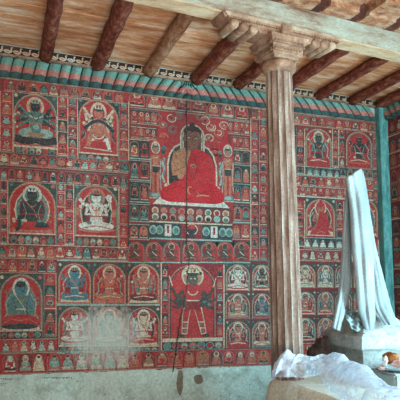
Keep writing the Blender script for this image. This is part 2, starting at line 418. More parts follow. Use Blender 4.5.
# --- registers of the left part
frow(4, 128, 91.7, 10.5, xs=[11, 22, 33, 44, 53.5, 64, 75, 86, 97, 108, 119], strip=RED, bg=RED)
fcol(0, 13, [97, 109, 120.8, 133.2, 145.5], 11.5)
fcol(57.5, 67.5, [102, 114, 126, 138, 149.5], 11.4)
fcol(67.8, 77.5, [101, 112, 121.5, 133, 144, 153.5], 10.4)
fcol(119, 128.6, [106, 115.5, 125.3, 135, 145, 155.5], 9.6)
frow(0, 128, 163, 10.6, xs=[4, 15, 24, 34, 43, 52, 61, 70, 77, 85.5, 93, 101.5, 109.5, 117.5, 124.5])
frow(0, 128, 178, 11.4, xs=[4, 12, 20, 29, 37, 45, 53, 61.5, 70, 78, 87, 96, 105.5, 115, 123.5], bg=RED, strip=DRED)
fcol(0, 7.8, [186, 199, 212, 225, 238], 12.6, pal=lambda y: dict(skin=DTEAL, robe=TEAL))
fcol(56.5, 65, [186.5, 200, 214, 227, 239], 13)
fcol(65.4, 73.6, [186, 195.5, 206, 217.5, 228, 239], 10.6)
fcol(118.8, 128, [191, 200.3, 210, 220, 232, 244], 10)
frow(0, 128, 252.6, 12, xs=[2, 12, 22, 31, 41, 50, 60, 69, 78, 87, 96, 104, 113, 122])
frow(0, 57, 266, 12.6, xs=[3, 12.5, 23, 32.5, 42, 51.5])
fcol(44, 56, [279.5, 291, 302.5, 317.5, 330.5], 11.5)
frow(0, 57, 346, 12, xs=[6, 15, 24, 33, 42, 51], bg=RED, pal=plaster_pal, strip=RED)
frow(0, 128, 361.5, 19, xs=[10, 25.5, 39, 54, 68, 82, 96, 110, 123], bg=RED, pal=plaster_pal, strip=RED)

def band(x0, x1, y, h, items, name, bg=DRED, wall='back'):
    b = Brush((x0+x1)/2, y, .0019, wall); lotus(b, x0, x1, y, h, items, bg=bg)
    b.line([(x0, y-h*.62), (x1, y-h*.62)], 1.2, CREAM); b.line([(x0, y+h*.66), (x1, y+h*.66)], 1, TEAL)
    b.fin(name, MUR, 'mural')

# top left: blue-black many-armed deity
panel(13, 93.5, 57.5, 156, NAVY, TEAL, halo=CREAM, arms=6, crown=LTEAL, hair=NAVY, ped=.18, seat=(CREAM, NAVY), chest=TEAL, mand=None, armc=DTEAL,
      label='top left deity panel with dark blue green many-armed figure', lw=1.2)
b = Brush(36, 125, .0052)                             # dark cushion, pale crossed legs and the many dark arms
b.poly([(14, 143), (15.5, 136), (22, 137.5), (36, 138.5), (50, 137.5), (56, 136), (57, 143), (46, 146), (36, 143.5), (25, 146)], NAVY)
b.line([(14, 147.3), (57, 147.3)], 2.2, CREAM); b.line([(14, 145.6), (57, 145.6)], 1.2, RED)
b.ell(28, 132.5, 9.5, 4, LTEAL, rot=-8); b.ell(44, 132.5, 9.5, 4, LTEAL, rot=8); b.ell(36, 134.5, 9, 2.6, GOLD); b.ell(36, 129, 5.4, 4.6, TEAL); b.ell(36, 127.4, 3, 2.2, LTEAL)
for sx in (-1, 1):
    for (x1, y1), (x2, y2) in (((11, 113), (16, 107)), ((14, 117), (21, 116)), ((14, 121), (21, 124)), ((12, 124), (19, 128.5))):
        b.line([(36+sx*6, 117+(y1-113)*.3), (36+sx*x1, y1), (36+sx*x2, y2)], 3, ch(DTEAL, DTEAL, TEAL), 2)
        b.ell(36+sx*x2, y2, 1.3, 1.3, ch(CREAM, TEAL, PINK), 8)
b.poly([(27.5, 113), (36, 111.4), (44.5, 113), (42, 124), (30, 124)], TEAL); b.line([(29, 116), (36, 119), (43, 116)], 1.4, CREAM); b.line([(31, 113.6), (36, 122), (41, 113.6)], 1, DTEAL); b.line([(30, 124), (42, 124)], 1.8, GOLD)
b.fin('many_armed_body', MUR)
panel(77.8, 98.5, 119, 163, PINK, TAN, halo=CREAM, arms=6, armc=CREAM, crown=CREAM, hair=DTEAL, ped=.15, seat=(RED, RED), scarf=DTEAL, mand=None, bg=RED, leg='none',
      label='fierce pale figure with fanned hands and dark teal scarf on plain red', corner=DTEAL)
b = Brush(98.5, 130, .0052)                           # striding legs and fanned hands of the fierce figure
b.line([(96, 127), (90, 137), (88, 147)], 6, TAN, 4); b.line([(101, 127), (108, 136), (109, 149)], 6, PINK, 4)
b.line([(106, 138), (109.5, 149)], 4, WHITE, 3); b.line([(84, 148.5), (112, 150.5)], 1.2, CREAM)
for sx in (-1, 1):
    for a in range(5):
        x = 98.5+sx*(9+a*1.2); b.ell(x, 117-a*1.6, 1.3, 2.6, CREAM, 8, rot=sx*(25+a*4))
b.ell(98.5, 134, 5.5, 4.5, TAN); b.ell(100, 139, 4, 2.5, RED); b.arc(98.5, 133, 6, 6, 200, 340, 1, WHITE)
b.line([(84, 130), (92, 123), (98, 121), (105, 123), (114, 131)], 3.2, DTEAL)
b.fin('striding_legs', MUR)
panel(8, 181.5, 56.3, 246, DTEAL, DTEAL, halo=WHITE, arms=2, leg='ease', crown=WHITE, hair=NAVY, ped=.20, mand=(TEAL, CREAM), seat=(PINK, RED),
      label='dark teal deity with white spiked crown and one knee raised')
panel(74, 184, 118.5, 247.5, WHITE, WHITE, halo=PINK, arms=4, crown=ORANGE, hair=DTEAL, ped=.19, mand=(DTEAL, CREAM), seat=(RED, PINK),
      label='white four-armed deity with hands joined at the chest')
b = Brush(96, 215, .0056)
b.ell(109, 197, 3, 3, WHITE); b.line([(109, 198), (110, 208), (106, 213)], 1, CREAM); b.fin('white_flower', MUR); b = Brush(96, 215, .0056)
b.poly([(96, 219), (93, 210), (96, 206.5), (99, 210)], CREAM); b.line([(96, 207), (96, 218)], .7, RED)
b.arc(96, 205, 4.5, 6, 200, 340, .8, RED)
b.fin('joined_hands', MUR)
for x_, y_ in ((78, 212), (114, 213)):
    b = Brush(96, 215, .0056); b.ell(x_, y_, 2.3, 4, TAN); b.fin('small_attendant', MUR)
panel(-1, 273.5, 43, 338.5, BLUE, RED, halo=WHITE, arms=2, crown=DTEAL, hair=NAVY, ped=.13, mand=(TEAL, PINK), seat=(CREAM, DTEAL), chest=TEAL,
      label='blue faced deity with pale halo ring in lower left corner', lw=1)
b = Brush(19, 322, .0056); b.poly([(1, 326), (4, 317), (12, 314.5), (28, 314.5), (36, 318), (39, 326)], RED); b.ell(20, 326.5, 18.5, 3, DTEAL); b.line([(3, 323), (12, 319), (20, 321), (28, 319), (37, 323)], .8, PINK); b.line([(2, 330), (39, 330)], 1.6, CREAM); b.fin('red_robe', MUR)
panel(57.8, 262.5, 91.5, 303.5, BLUE, BLUE, halo=WHITE, arms=4, mand=(RED, PINK), seat=(CREAM, BLUE), label='blue four-armed deity in arched red niche')
panel(92.3, 263, 126.3, 304, PINK, TAN, halo=CREAM, arms=4, armc=ORANGE, mand=(RED, DTEAL), seat=(PINK, ORANGE), label='orange pink deity in arched red niche')
panel(127.2, 263, 160, 304, TAN, DRED, halo=CREAM, arms=6, armc=PINK, mand=(RED, PINK), seat=(CREAM, DTEAL), label='dusky pink many-armed deity')
panel(57.8, 306, 91.5, 351, WHITE, WHITE, halo=PINK, arms=4, mand=(TEAL, PINK), seat=(LTEAL, RED), ped=.13, label='faded white deity in arched niche')
panel(92.3, 306, 126.3, 351, LTEAL, WHITE, halo=WHITE, arms=4, armc=LTEAL, mand=(LTEAL, CREAM), seat=(LTEAL, TEAL), ped=.13, bg=(180, 84, 76), label='very pale white deity, barely visible')
panel(127.2, 306.5, 160, 351.5, CREAM, RED, halo=WHITE, arms=4, armc=WHITE, mand=(DTEAL, PINK), seat=(CREAM, RED), ped=.13, label='white deity seated on red cushion')

# --- row of arched buddhas under the valance, middle bay
frow(130, 207.5, 102.6, 15.4, xs=[137, 154.5, 169, 184, 198.5], bg=RED, strip=DTEAL, border=PINK, pal=lambda x: dict(skin=TAN, robe=RED, halo=CREAM))
frow(205, 249, 111, 14, xs=[213.5, 227.5, 241.5], bg=RED, strip=DTEAL, border=PINK, pal=lambda x: dict(skin=TAN, robe=RED, halo=CREAM))
def bp(x): return dict(skin=ch(TAN, PINK), robe=ch(RED, DRED), halo=ch(CREAM, GOLD))
frow(131, 158, 117.5, 12, xs=[134.5, 141, 147.5, 154], pal=bp); frow(131, 156, 133.4, 10, xs=[134.5, 141, 147.5, 153.5], pal=bp)
frow(228, 249.5, 128, 11.5, xs=[230.5, 236, 241.5, 246.5], pal=bp); frow(231, 249.5, 143.6, 11.5, xs=[234.5, 240.5, 246], pal=bp)
for y, h in ((149.5, 16.5), (170.5, 17), (192, 18), (213, 15)):
    frow(129.5, 149.5, y, h, xs=[134.5, 144.3], bg=ch(DTEAL, DTEAL, RED), strip=DTEAL, line=LTEAL, name='figure_pair')
for y, h in ((158, 13), (175, 16.5), (193.5, 16), (214, 15)):
    frow(233, 250, y, h, xs=[237.3, 245.8], bg=ch(DTEAL, DTEAL, RED), strip=DTEAL, line=LTEAL, name='figure_pair')
frow(129, 149.5, 232, 13, xs=[134, 143.5], name='figure_pair')
frow(232, 250, 231.5, 14, xs=[236.5, 245.5], name='figure_pair')
frow(250.5, 266, 114, 9.5, xs=[254, 259, 264])
fcol(250.5, 258.5, [124, 135, 145.5, 156.5, 167.5, 178.5, 189, 199, 210, 220.5, 231.5, 243, 255], 10.5)
fcol(258.8, 267.5, [122, 132, 142, 156.5, 167.5, 178.5, 189, 199, 210, 220.5, 231.5, 243, 255], 10.5)
# rinceaux of scrolling foliage either side of the great halo
b = Brush(188, 130, .0014); b.rect(158, 113, 228, 150, RED)
for cx, cy in ((163, 127), (171.5, 120), (164, 139), (173, 131), (179, 117), (157, 121), (205, 119), (211, 125), (219, 130), (209, 136), (219, 143), (224, 122), (168, 146), (215, 150), (200, 116)):
    r = R.uniform(3.6, 4.8); s0 = R.uniform(0, 360)
    b.arc(cx, cy, r, r*.85, s0, s0+300, 1, ch(TEAL, PINK, CREAM)); b.arc(cx, cy, r*.55, r*.5, s0+90, s0+360, .9, ch(CREAM, PINK, TEAL)); b.ell(cx, cy, 1, 1, ch(CREAM, DTEAL, ORANGE), 7)
b.fin('scrolling_foliage', MUR)

# --- the great buddha
GB = Brush(190, 170, .003)
GB.rect(149.5, 140, 233, 208, RED)
GB.poly([(167.5, 203), (167, 165), (169, 155), (174, 147.5), (183, 142.5), (200, 142.5), (209, 147), (214, 154), (217, 165), (217.5, 203)], CREAM)
GB.poly([(169, 203), (168.6, 165), (170.5, 156), (175, 149), (183, 144), (200, 144), (208, 148.5), (212.5, 155), (215.4, 165), (216, 203)], NAVY)
GB.poly([(172, 203), (171.6, 168), (173.5, 158), (178, 151), (205, 151), (209.5, 158), (212.4, 168), (213, 203)], (36, 44, 48))
for sx, x in ((-1, 164.5), (1, 219.5)):
    GB.line([(x, 160), (x+sx*2, 166), (x, 172), (x+sx*2.4, 178), (x, 184)], 2.2, LTEAL); GB.line([(x+sx, 162), (x-sx*1, 170), (x+sx, 178)], 1.2, TEAL)
    GB.ell(x-sx*3, 187, 3.4, 2.6, CREAM, 9); GB.ell(x+sx*3, 154, 4, 3, DTEAL, 9); GB.ell(x+sx*2, 150, 4.5, 2, TEAL, 9)
gb = GB.fin('great_buddha_panel', MUR, 'mural', 'large central buddha in bright red robe before a dark mandorla')
d = Brush(190, 170, GB.o+.0001)
d.arch(180, 124, 204.5, 151, CREAM, .5); d.arch(181.4, 125.5, 203.2, 151, TEAL, .5); d.arch(182.4, 126.6, 202.2, 151, CREAM, .5); d.arch(183.6, 128, 201, 151, BROWN, .5)
d.fin('halo', gb)
d = Brush(190, 170, GB.o+.001)
d.poly([(151, 206.5), (158, 199), (165, 194.5), (217, 194.5), (224, 199), (231, 207)], DRED)
d.poly([(152.5, 205.8), (159, 199), (165.5, 195), (216.5, 195), (223, 199.5), (229.5, 206.2)], WHITE)
d.fin('seat_cloth', gb, label='white seat cloth')
d = Brush(190, 170, GB.o+.002); SK = (182, 124, 92); SKD = (126, 82, 64)
d.poly([(173.5, 158), (177, 151.5), (184, 148.5), (188, 149), (192, 152), (193, 180), (178, 180), (176, 172)], SK)
d.line([(176.5, 153), (173.6, 165), (173.8, 175), (184, 173), (190, 165)], 6, SK, 4.2)
d.ell(190.5, 163.5, 2.8, 3.6, SK); d.line([(191, 166), (194, 160.5), (193.6, 156)], 1.4, SK); d.line([(189, 165), (190, 158.5)], 1.3, SK)
d.line([(173.6, 172), (178, 170.5), (185, 167)], .8, SKD); d.ell(184, 158, .8, .6, SKD, 7)
d.poly([(187.5, 143), (197, 143), (197.5, 150.5), (187, 150.5)], SKD)
d.poly([(184.3, 131), (186.5, 128.5), (197.5, 128.5), (200, 131), (200, 139), (198.5, 144), (195, 148), (189.5, 148), (186, 144), (184.3, 139)], (132, 88, 70))
d.ell(183.8, 139.5, 1.1, 3.4, SKD, 8); d.ell(200.6, 139.5, 1.1, 3.4, SKD, 8)
d.fin('bare_skin', gb, label='tan skin of face, shoulder and arm')
d = Brush(190, 170, GB.o+.003)
d.poly([(183.4, 135), (183.6, 130), (186.2, 127), (189, 126.2), (190, 123.6), (192, 122.4), (194.2, 123.6), (195, 126.2), (198.4, 127), (200.8, 130), (201, 135), (199, 131.8), (195, 131), (192.5, 132.2), (190, 131), (186, 131.8)], (26, 24, 26))
for x in (188.6, 196): d.line([(x-1.8, 136.6), (x, 136), (x+1.8, 136.6)], .6, NAVY); d.ell(x, 138, 1.1, .45, CREAM, 7)
d.line([(192.4, 137), (192, 141.6), (193.2, 141.8)], .6, BROWN); d.line([(190.4, 144.6), (192.4, 144.2), (194.4, 144.6)], .7, (150, 40, 40))
d.fin('black_hair', gb, label='black hair with topknot')
d = Brush(190, 170, GB.o+.004)
d.poly([(190, 152), (195, 148.5), (203, 150), (209.5, 154), (213.5, 162), (215.5, 172), (215.5, 184), (221, 189), (224.5, 195), (223, 200.5), (216, 203), (168, 203), (161, 200.5), (159.8, 196), (163, 190), (172, 184), (181, 180.5), (184, 175), (187, 165)], BRED)
d.poly([(203, 152), (209, 156), (213, 164), (214.6, 173), (214.4, 183), (208, 178), (206, 165)], (182, 30, 42))
for a in (((187, 168), (192, 178), (202, 183), (213, 184)), ((165, 192), (178, 187), (190, 189), (200, 194)), ((218, 190), (206, 190), (195, 196), (186, 200)), ((193, 153), (197, 164), (195, 176))): d.line(a, .9, (150, 22, 34))
d.line([(190, 152), (187, 163), (184.4, 174), (181, 180)], 1.0, GOLD)
d.ell(193, 166, 3.2, 2.2, SK, 9); d.line([(191, 166), (197, 167)], 1.2, SKD)
d.arc(190, 190.5, 2.4, 3.6, 60, 270, 1.1, (206, 130, 96)); d.line([(196, 196), (202, 194.6), (209, 195.2)], 1.3, (206, 130, 96)); d.line([(199, 195), (197, 191.5)], .9, (206, 130, 96))
d.fin('red_robe', gb, label='bright red robe over one shoulder and crossed legs')
# lotus throne
b = Brush(190, 215, .0024); b.rect(150, 207.5, 231, 222, DRED)
for row, (y, off) in enumerate(((212.0, 0), (218, 0))):
    for i in range(9):
        x = 155.2+i*8.8
        b.ell(x, y, 4.1, 4.2, NAVY, 12); b.ell(x, y, 3.5, 3.6, ch(CREAM, PINK) if row == 0 else ch(LTEAL, PINK, CREAM), 12); b.ell(x, y+(1 if row else 0), 2.4, 2.4, [(TAN, RED, TEAL, PINK), (DTEAL, TEAL, LTEAL, NAVY)][row][(i*3+row) % 4], 9)
b.line([(150, 207.5), (231, 207.5)], 1.2, DTEAL); b.line([(149, 223.2), (232, 223.2)], 1.4, CREAM)
b.fin('lotus_throne', MUR)
b = Brush(190, 231, .0024); b.rect(149, 224, 232, 239, DTEAL)
for i, x in enumerate((153, 159.5, 168, 176, 206, 214, 222.5, 229)):
    if i in (2, 5): b.rect(x-3.4, 225.5, x+3.4, 237, WHITE); b.rect(x-1.1, 227, x+1.1, 234, RED); b.ell(x, 228, 1.4, 1.6, DRED, 8)
    else: b.ell(x, 231, 3.8, 4.6, LTEAL, 12); b.ell(x, 231.6, 2.7, 3.4, TEAL, 10); b.ell(x-.8, 230.5, .6, .5, NAVY, 6); b.ell(x+.9, 230.5, .6, .5, NAVY, 6)
b.rect(181, 224, 202, 239, DRED); b.ell(191.5, 229.5, 6.3, 5.6, CREAM); b.ell(191.5, 229.5, 5.4, 4.8, NAVY); b.ell(191.5, 226.8, 4, 2.4, RED); b.poly([(189, 233), (194, 233), (196, 238), (187, 238)], NAVY)
b.line([(149, 239.6), (232, 239.6)], 1.4, LTEAL)
b.fin('offering_frieze', MUR)
# bodhisattvas that flank it
for nm, x, y0 in (('left', 155.5, 141), ('right', 227.7, 144.5)):
    b = Brush(x, y0+28, .0036)
    b.rect(x-6, y0, x+6, y0+57, RED); b.ell(x, y0+6.5, 4.6, 6.4, CREAM); b.ell(x, y0+7, 3.6, 5.2, TEAL)
    b.rect(x-6, y0+51.5, x+6, y0+56.5, TEAL); b.ell(x, y0+54, 4.4, 1.8, LTEAL); b.line([(x-6, y0+57), (x+6, y0+57)], 1, CREAM)
    for sx in (-1, 1):
        b.line([(x+sx*2, y0+28), (x+sx*2.6, y0+40), (x+sx*2.2, y0+51)], 3.3, TAN, 2.2); b.line([(x+sx*3.4, y0+15), (x+sx*5, y0+23), (x+sx*(1.5 if nm == 'left' and sx > 0 else 4), y0+28)], 2, TAN, 1.6)
        b.line([(x+sx*5.4, y0+18), (x+sx*4.6, y0+34), (x+sx*5.6, y0+49)], .8, ch(LTEAL, CREAM))
        b.ell(x+sx*2.4, y0+51.3, 1.6, .9, TAN, 8)
    b.poly([(x-3.8, y0+14), (x+3.8, y0+14), (x+2.6, y0+22), (x+3.2, y0+29), (x-3.2, y0+29), (x-2.6, y0+22)], TAN)
    b.poly([(x-3.6, y0+25), (x+3.6, y0+25), (x+3, y0+31), (x, y0+32), (x-3, y0+31)], DTEAL); b.line([(x-3.5, y0+25), (x+3.5, y0+25)], .8, CREAM)
    b.ell(x, y0+8.6, 2.3, 3.1, TAN, 10); b.ell(x, y0+5, 2.3, 1.6, NAVY, 8); b.poly([(x-2, y0+4.6), (x, y0+.8), (x+2, y0+4.6)], CREAM); b.arc(x, y0+15, 2, 2, 190, 350, .6, CREAM)
    b.fin('standing_attendant', MUR, 'mural', 'slim tan standing attendant on the %s of the great buddha' % nm)

# --- dark seated figures below the throne
for i, x in enumerate((136, 154, 171.5, 191, 209, 225, 241.5)):
    b = Brush(x, 251.5, .0022); sk = ch((60, 62, 58), (74, 66, 58), (58, 70, 66), (84, 72, 60))
    b.rect(x-8.9, 241.4, x+8.9, 262, DTEAL); b.arch(x-8.4, 241.8, x+8.4, 261, PINK); b.arch(x-7.8, 242.4, x+7.8, 261, RED)
    b.ell(x-3, 251, 4.8, 7, GOLD if i % 2 else TEAL); b.ell(x-2.8, 251.3, 4.2, 6.3, DRED); b.ell(x, 246.5, 3.2, 3.4, CREAM if i == 2 else GOLD); b.ell(x, 246.8, 2.6, 2.8, DRED)
    b.ell(x, 258, 6.6, 2.6, sk); b.poly([(x-3, 250), (x+3, 250), (x+2.4, 257), (x-2.4, 257)], sk)
    b.line([(x-3, 250.6), (x-5, 254.5), (x-1, 255)], 1.5, sk); b.line([(x+3, 250.6), (x+5.4, 253), (x+5.2, 249)], 1.5, sk)
    b.ell(x, 247.4, 1.9, 2.3, sk, 9); b.ell(x, 245.4, 1.8, 1.2, NAVY, 8); b.line([(x-5.5, 259), (x, 257.4), (x+5.5, 259)], .9, ch(PINK, RED)); b.line([(x-2, 251.5), (x+2.6, 255.8)], .8, CREAM)
    b.line([(x-8.9, 262.4), (x+8.9, 262.4)], 1.3, LTEAL)
    b.fin('seated_master_panel', MUR)

# --- standing dark protector
b = Brush(192.5, 305, .0022)
b.rect(160.8, 264, 224.3, 350, DRED); b.line([(161.2, 264), (161.2, 349)], 1.2, CREAM); b.line([(223.9, 264), (223.9, 349)], 1.2, CREAM)
b.arch(168.5, 264.5, 215.5, 339, PINK, .5); b.arch(169.6, 265.8, 214.4, 339, DTEAL, .5); b.arch(170.8, 267, 213.2, 339, RED, .5)
b.rect(162.5, 338, 222.5, 341.6, CREAM); lotus(b, 163, 222.5, 345.5, 6.5, 7, [TEAL, RED, LTEAL, PINK]); b.line([(161, 349.6), (224, 349.6)], 1.3, TEAL)
for x in (165, 219.5):
    for y in (272, 284, 296, 308, 320, 331): b.rect(x-3, y-5.6, x+3, y+5, ch(RED, DTEAL, RED)); small_buddha(b, x, y, 6.4, 10)
pp = b.fin('protector_panel', MUR, 'mural', 'tall panel of dark standing protector below the great buddha')
d = Brush(192.5, 305, b.o+.0001)
d.ell(192.3, 276, 11.2, 11.2, CREAM, 18); d.ell(192.3, 276.6, 9.2, 9.4, GOLD, 16)
SKN = (58, 68, 64)
for q in range(-3, 4): d.ell(192.5+q*2.6, 270.5+abs(q)*.9, 1.5, 1.7, ch(CREAM, RED, DTEAL), 7)
for pts in (((186, 290), (176, 296), (172, 288)), ((186, 292), (174, 302), (170, 300)), ((187, 296), (177, 308), (172, 306)), ((198, 290), (209, 296), (213, 288)), ((198, 292), (211, 302), (215, 299)), ((198, 296), (208, 308), (214, 307))): d.line(pts, 3.6, SKN, 2.6)
d.ell(192, 301, 17, 8.5, SKN); d.line([(172, 286), (169, 276)], 1, CREAM); d.line([(213, 287), (215.5, 278)], 1, CREAM)
for i in range(16): d.ell(R.uniform(174, 212), R.uniform(293, 309), R.uniform(1, 2.4), R.uniform(1, 1.8), ch(TEAL, NAVY, DRED, NAVY, BROWN), 7)
d.line([(186.5, 308), (185, 320), (184, 334)], 8, CREAM, 5.6); d.line([(197.5, 308), (200.5, 320), (203.5, 334)], 8, CREAM, 5.6)
d.line([(186.5, 309), (185, 320), (184, 333)], 6.4, RED, 4); d.line([(197.5, 309), (200.5, 320), (203.5, 333)], 6.4, RED, 4)
for x, y in ((185.4, 322), (184.6, 328), (200.8, 322), (202, 328)): d.line([(x-2.6, y), (x+2.6, y)], 1.1, CREAM); d.ell(x, y+3, 1.4, 1.6, TEAL, 7)
d.ell(181.5, 335.5, 4, 1.6, SKN, 9); d.ell(206, 335.5, 4, 1.6, SKN, 9)
d.poly([(183, 289), (188, 284), (197, 284), (202, 289), (200, 300), (185, 300)], RED); d.poly([(186, 300), (199, 300), (201, 312), (192.5, 309), (184, 312)], DRED)
d.arc(192.5, 290, 5, 5, 190, 350, 1.1, CREAM); d.line([(186, 300.5), (199, 300.5)], 1.2, CREAM)
d.ell(192.6, 279.5, 5.2, 6, (74, 84, 78), 12); d.ell(192.6, 273.6, 5.6, 2.6, NAVY, 10)
for q in (-1, 0, 1): d.poly([(190.8+q*3.4, 273), (194.2+q*3.4, 273), (192.5+q*4, 268.5)], CREAM)
for q in (-1, 1): d.ell(192.6+q*2, 278.6, 1, .7, CREAM, 7)
d.line([(190.6, 283), (194.6, 283)], .8, RED)
d.fin('deity_figure', pp)

# --- six small panels right of the protector
ps = dict(halo=CREAM, mand=(DTEAL, CREAM))
panel(225, 263.5, 250.3, 291, WHITE, WHITE, arms=4, seat=(CREAM, RED), label='small white four-armed deity, nearest the protector', **ps)
panel(251.5, 264, 272, 291, DTEAL, TEAL, arms=2, seat=(CREAM, RED), armc=CREAM, label='small dark deity with white halo beside the column', **ps)
panel(225, 292.5, 250.3, 319, TAN, GOLD, arms=4, seat=(TEAL, PINK), label='small tan deity in middle row beside protector', **ps)
panel(251.5, 292.5, 272, 319, BLUE, TEAL, arms=2, seat=(TEAL, RED), label='small bluish deity beside the column', **ps)
panel(225.5, 320.5, 250.5, 348, PINK, RED, arms=4, seat=(RED, RED), label='small pink deity on bright red seat', **ps)
panel(251.5, 320.5, 272, 348, TAN, CREAM, arms=2, seat=(TEAL, PINK), label='small tan deity lowest beside the column', **ps)
frow(128, 223, 358.8, 16, n=7, bg=RED, strip=RED, pal=lambda x: dict(skin=ch(TAN, PINK, GOLD), robe=ch(RED, ORANGE, TAN), halo=ch(CREAM, GOLD)))
frow(223, 292, 357.2, 14.5, n=6, bg=RED, strip=RED, pal=lambda x: dict(skin=ch(TAN, PINK, GOLD), robe=ch(RED, ORANGE, TAN), halo=ch(CREAM, GOLD)))

for y0 in range(128, 345, 11): frow(268, 284.5, y0, 10, n=2, strip=DRED)
# --- bay right of the column
def rp(x): return dict(skin=ch(TAN, PINK, CREAM), robe=ch(RED, ORANGE, DTEAL), halo=ch(CREAM, TEAL))
frow(268, 376, 122.5, 8.5, n=13, strip=RED, pal=rp)
fcol(296, 304.5, [133, 142.5, 152, 161, 170], 9.2); fcol(285, 295.5, [130, 140, 150, 160, 170, 180], 9.6)
panel(304.8, 128, 332, 167.5, DTEAL, RED, arms=4, halo=CREAM, mand=(RED, GOLD), seat=(RED, RED), leg='lotus', armc=TEAL, corner=DRED, label='dark deity with red skirt, right of the column')
fcol(332.3, 338.5, [134, 143.5, 153, 162.5], 9); fcol(338.8, 345, [134, 143.5, 153, 162.5], 9)
panel(345.3, 131, 372.5, 167, NAVY, RED, arms=4, halo=RED, mand=None, crown=ORANGE, seat=(RED, ORANGE), armc=DTEAL, scarf=DTEAL, corner=DRED, label='dark deity on plain red above the tall scarf')
b = Brush(358, 168, .003); b.rect(347, 167.4, 374, 169.6, TAN); b.fin('tan_ledge_line', MUR)
fcol(372.8, 378.5, [135, 145, 155, 164.5, 175, 185, 195], 9.4)
frow(293, 340, 172, 8, n=7, strip=DTEAL, bg=DTEAL, pal=lambda x: dict(skin=LTEAL, robe=ch(LTEAL, CREAM), halo=TEAL)); frow(340, 373, 173.5, 8, n=5, strip=DTEAL, bg=TEAL)
frow(293, 373, 182.6, 9.5, n=10, strip=RED, pal=rp)
frow(293, 373, 193.3, 9, n=13, strip=RED, line=WHITE, pal=lambda x: dict(skin=PINK, robe=RED, halo=CREAM))
fcol(294, 304.5, [205, 214, 223, 232, 241.5], 9)
fcol(336, 343.5, [206, 215.5, 225, 234.5, 244], 9.2); fcol(343.8, 351, [206, 215.5, 225, 234.5, 244], 9.2)
panel(305, 198.5, 335.5, 237, TAN, RED, arms=2, halo=CREAM, mand=(DTEAL, CREAM), seat=(CREAM, CREAM), hair=RED, crown=RED, chest=TAN, label='tan lama with pointed red hat and red robe')
b = Brush(320, 225, .0062)                              # the lama's robe and hat
b.poly([(319, 211), (325, 213), (328.5, 222), (328, 231), (331, 235), (309.5, 235), (312.5, 229), (316, 224)], RED); b.line([(319, 212), (316.5, 223), (313, 230)], .8, GOLD)
b.poly([(316.6, 204.4), (320.5, 199.4), (324.2, 204.4), (326, 210), (323.8, 206), (317.2, 206), (314.8, 210)], RED); b.line([(317, 233), (321, 231.5), (325, 233)], 1, TAN)
b.fin('red_lama_robe', MUR)
panel(352, 199, 378.3, 237, DTEAL, TAN, arms=2, halo=CREAM, mand=(TEAL, CREAM), seat=(CREAM, RED), label='figure half hidden behind the tall scarf')
frow(303, 351, 243.5, 9, n=6, strip=DTEAL, bg=DTEAL, pal=lambda x: dict(skin=WHITE, robe=WHITE, halo=TEAL)); frow(293, 378, 256, 9.5, n=11, strip=RED, pal=lambda x: dict(skin=CREAM, robe=ch(RED, CREAM), halo=ch(CREAM, TEAL)))
fcol(352.5, 361, [243, 250.5], 7.5); fcol(362, 378, [243, 250.5], 7.5)
for i, x in enumerate((294.5, 316.8, 334.5, 353, 366)):
    w = (21.5, 17.2, 18, 12.5, 12.5)[i]
    panel(x, 264, x+w, 288, ch(CREAM, TAN) if i != 1 else WHITE, ch(CREAM, RED), seat=(CREAM, LTEAL), **ps)
    panel(x, 291, x+w, 315, ch(TAN, PINK, TEAL), ch(RED, ORANGE), seat=(CREAM, RED), **ps)
    panel(x, 317, x+w, 341, ch(TAN, PINK, TEAL, CREAM), ch(RED, ORANGE, DTEAL), seat=(CREAM, RED), **ps)
frow(293, 378, 350, 13, n=8, strip=RED, pal=rp)
# --- the strip of wall left of the photograph's edge
for i, y in enumerate((88, 102, 118, 134, 150, 166)): frow(-122, -1, y-6, 12, n=11)
for y0 in (176, 236, 296):
    for x0 in (-122, -80, -40): panel(x0, y0, x0+37, y0+44, ch(TEAL, DTEAL, CREAM, PINK), ch(RED, TEAL), arms=ch(2, 4), ped=.15)
    if y0 < 290: frow(-122, -1, y0+52, 12, n=11)
frow(-122, -1, 358, 18, n=8, bg=RED)

# crack running down through the buddha, and the handwriting along the bottom edge
b = Brush(0, 0, .0085); b.flat = True
ck = [(187, 97)]
while ck[-1][1] < 372: ck.append((186.3+3*math.sin(ck[-1][1]*.03)*(ck[-1][1] > 250)-(10*(max(0, ck[-1][1]-255)/110))+R.uniform(-.7, .7), ck[-1][1]+3.2))
for a_, b_ in zip(ck, ck[1:]):
    b.line([a_, b_], .9+.5*(a_[1] < 150)+R.uniform(-.3, .3), (34, 28, 30))
b.fin('crack', MUR, 'mural', 'thin dark crack')
b = Brush(0, 0, .0085); b.flat = True
for x0, x1, y in ((0, 13, 378.6), (42, 72, 377.3), (1, 8, 383)):
    x = x0; b = Brush(0, 0, .0085); b.flat = True
    while x < x1:
        b.line([(x, y+R.uniform(-.4, .4)), (x+R.uniform(.8, 1.6), y+R.uniform(-.3, .5))], .5, (70, 70, 66))
        if R.random() < .6: b.line([(x+.5, y), (x+.4, y+R.uniform(.8, 1.8))], .45, (70, 70, 66))
        x += R.uniform(1.2, 2.2)
    b.fin('inscription', MUR, 'mural', 'faint dark handwritten line')
b = Brush(0, 0, .0085); b.flat = True                     # mud runs over the bare plaster
for x, y, w, h in ((180, 369, 3.6, 26), (198, 374, 5, 10), (48, 354, 2, 2)):
    b = Brush(0, 0, .0085); b.flat = True; n = 12; b.poly([(x+w*math.cos(2*PI*i/n)*R.uniform(.7, 1.1), y+h/2+h/2*math.sin(2*PI*i/n)*R.uniform(.85, 1.1)) for i in range(n)], (136, 126, 108) if x > 100 else (40, 36, 36)); b.fin('stain', MUR, 'mural', 'mud run on bare plaster' if x > 100 else 'small dark hole')
b = Brush(0, 0, .0015); b.flat = True
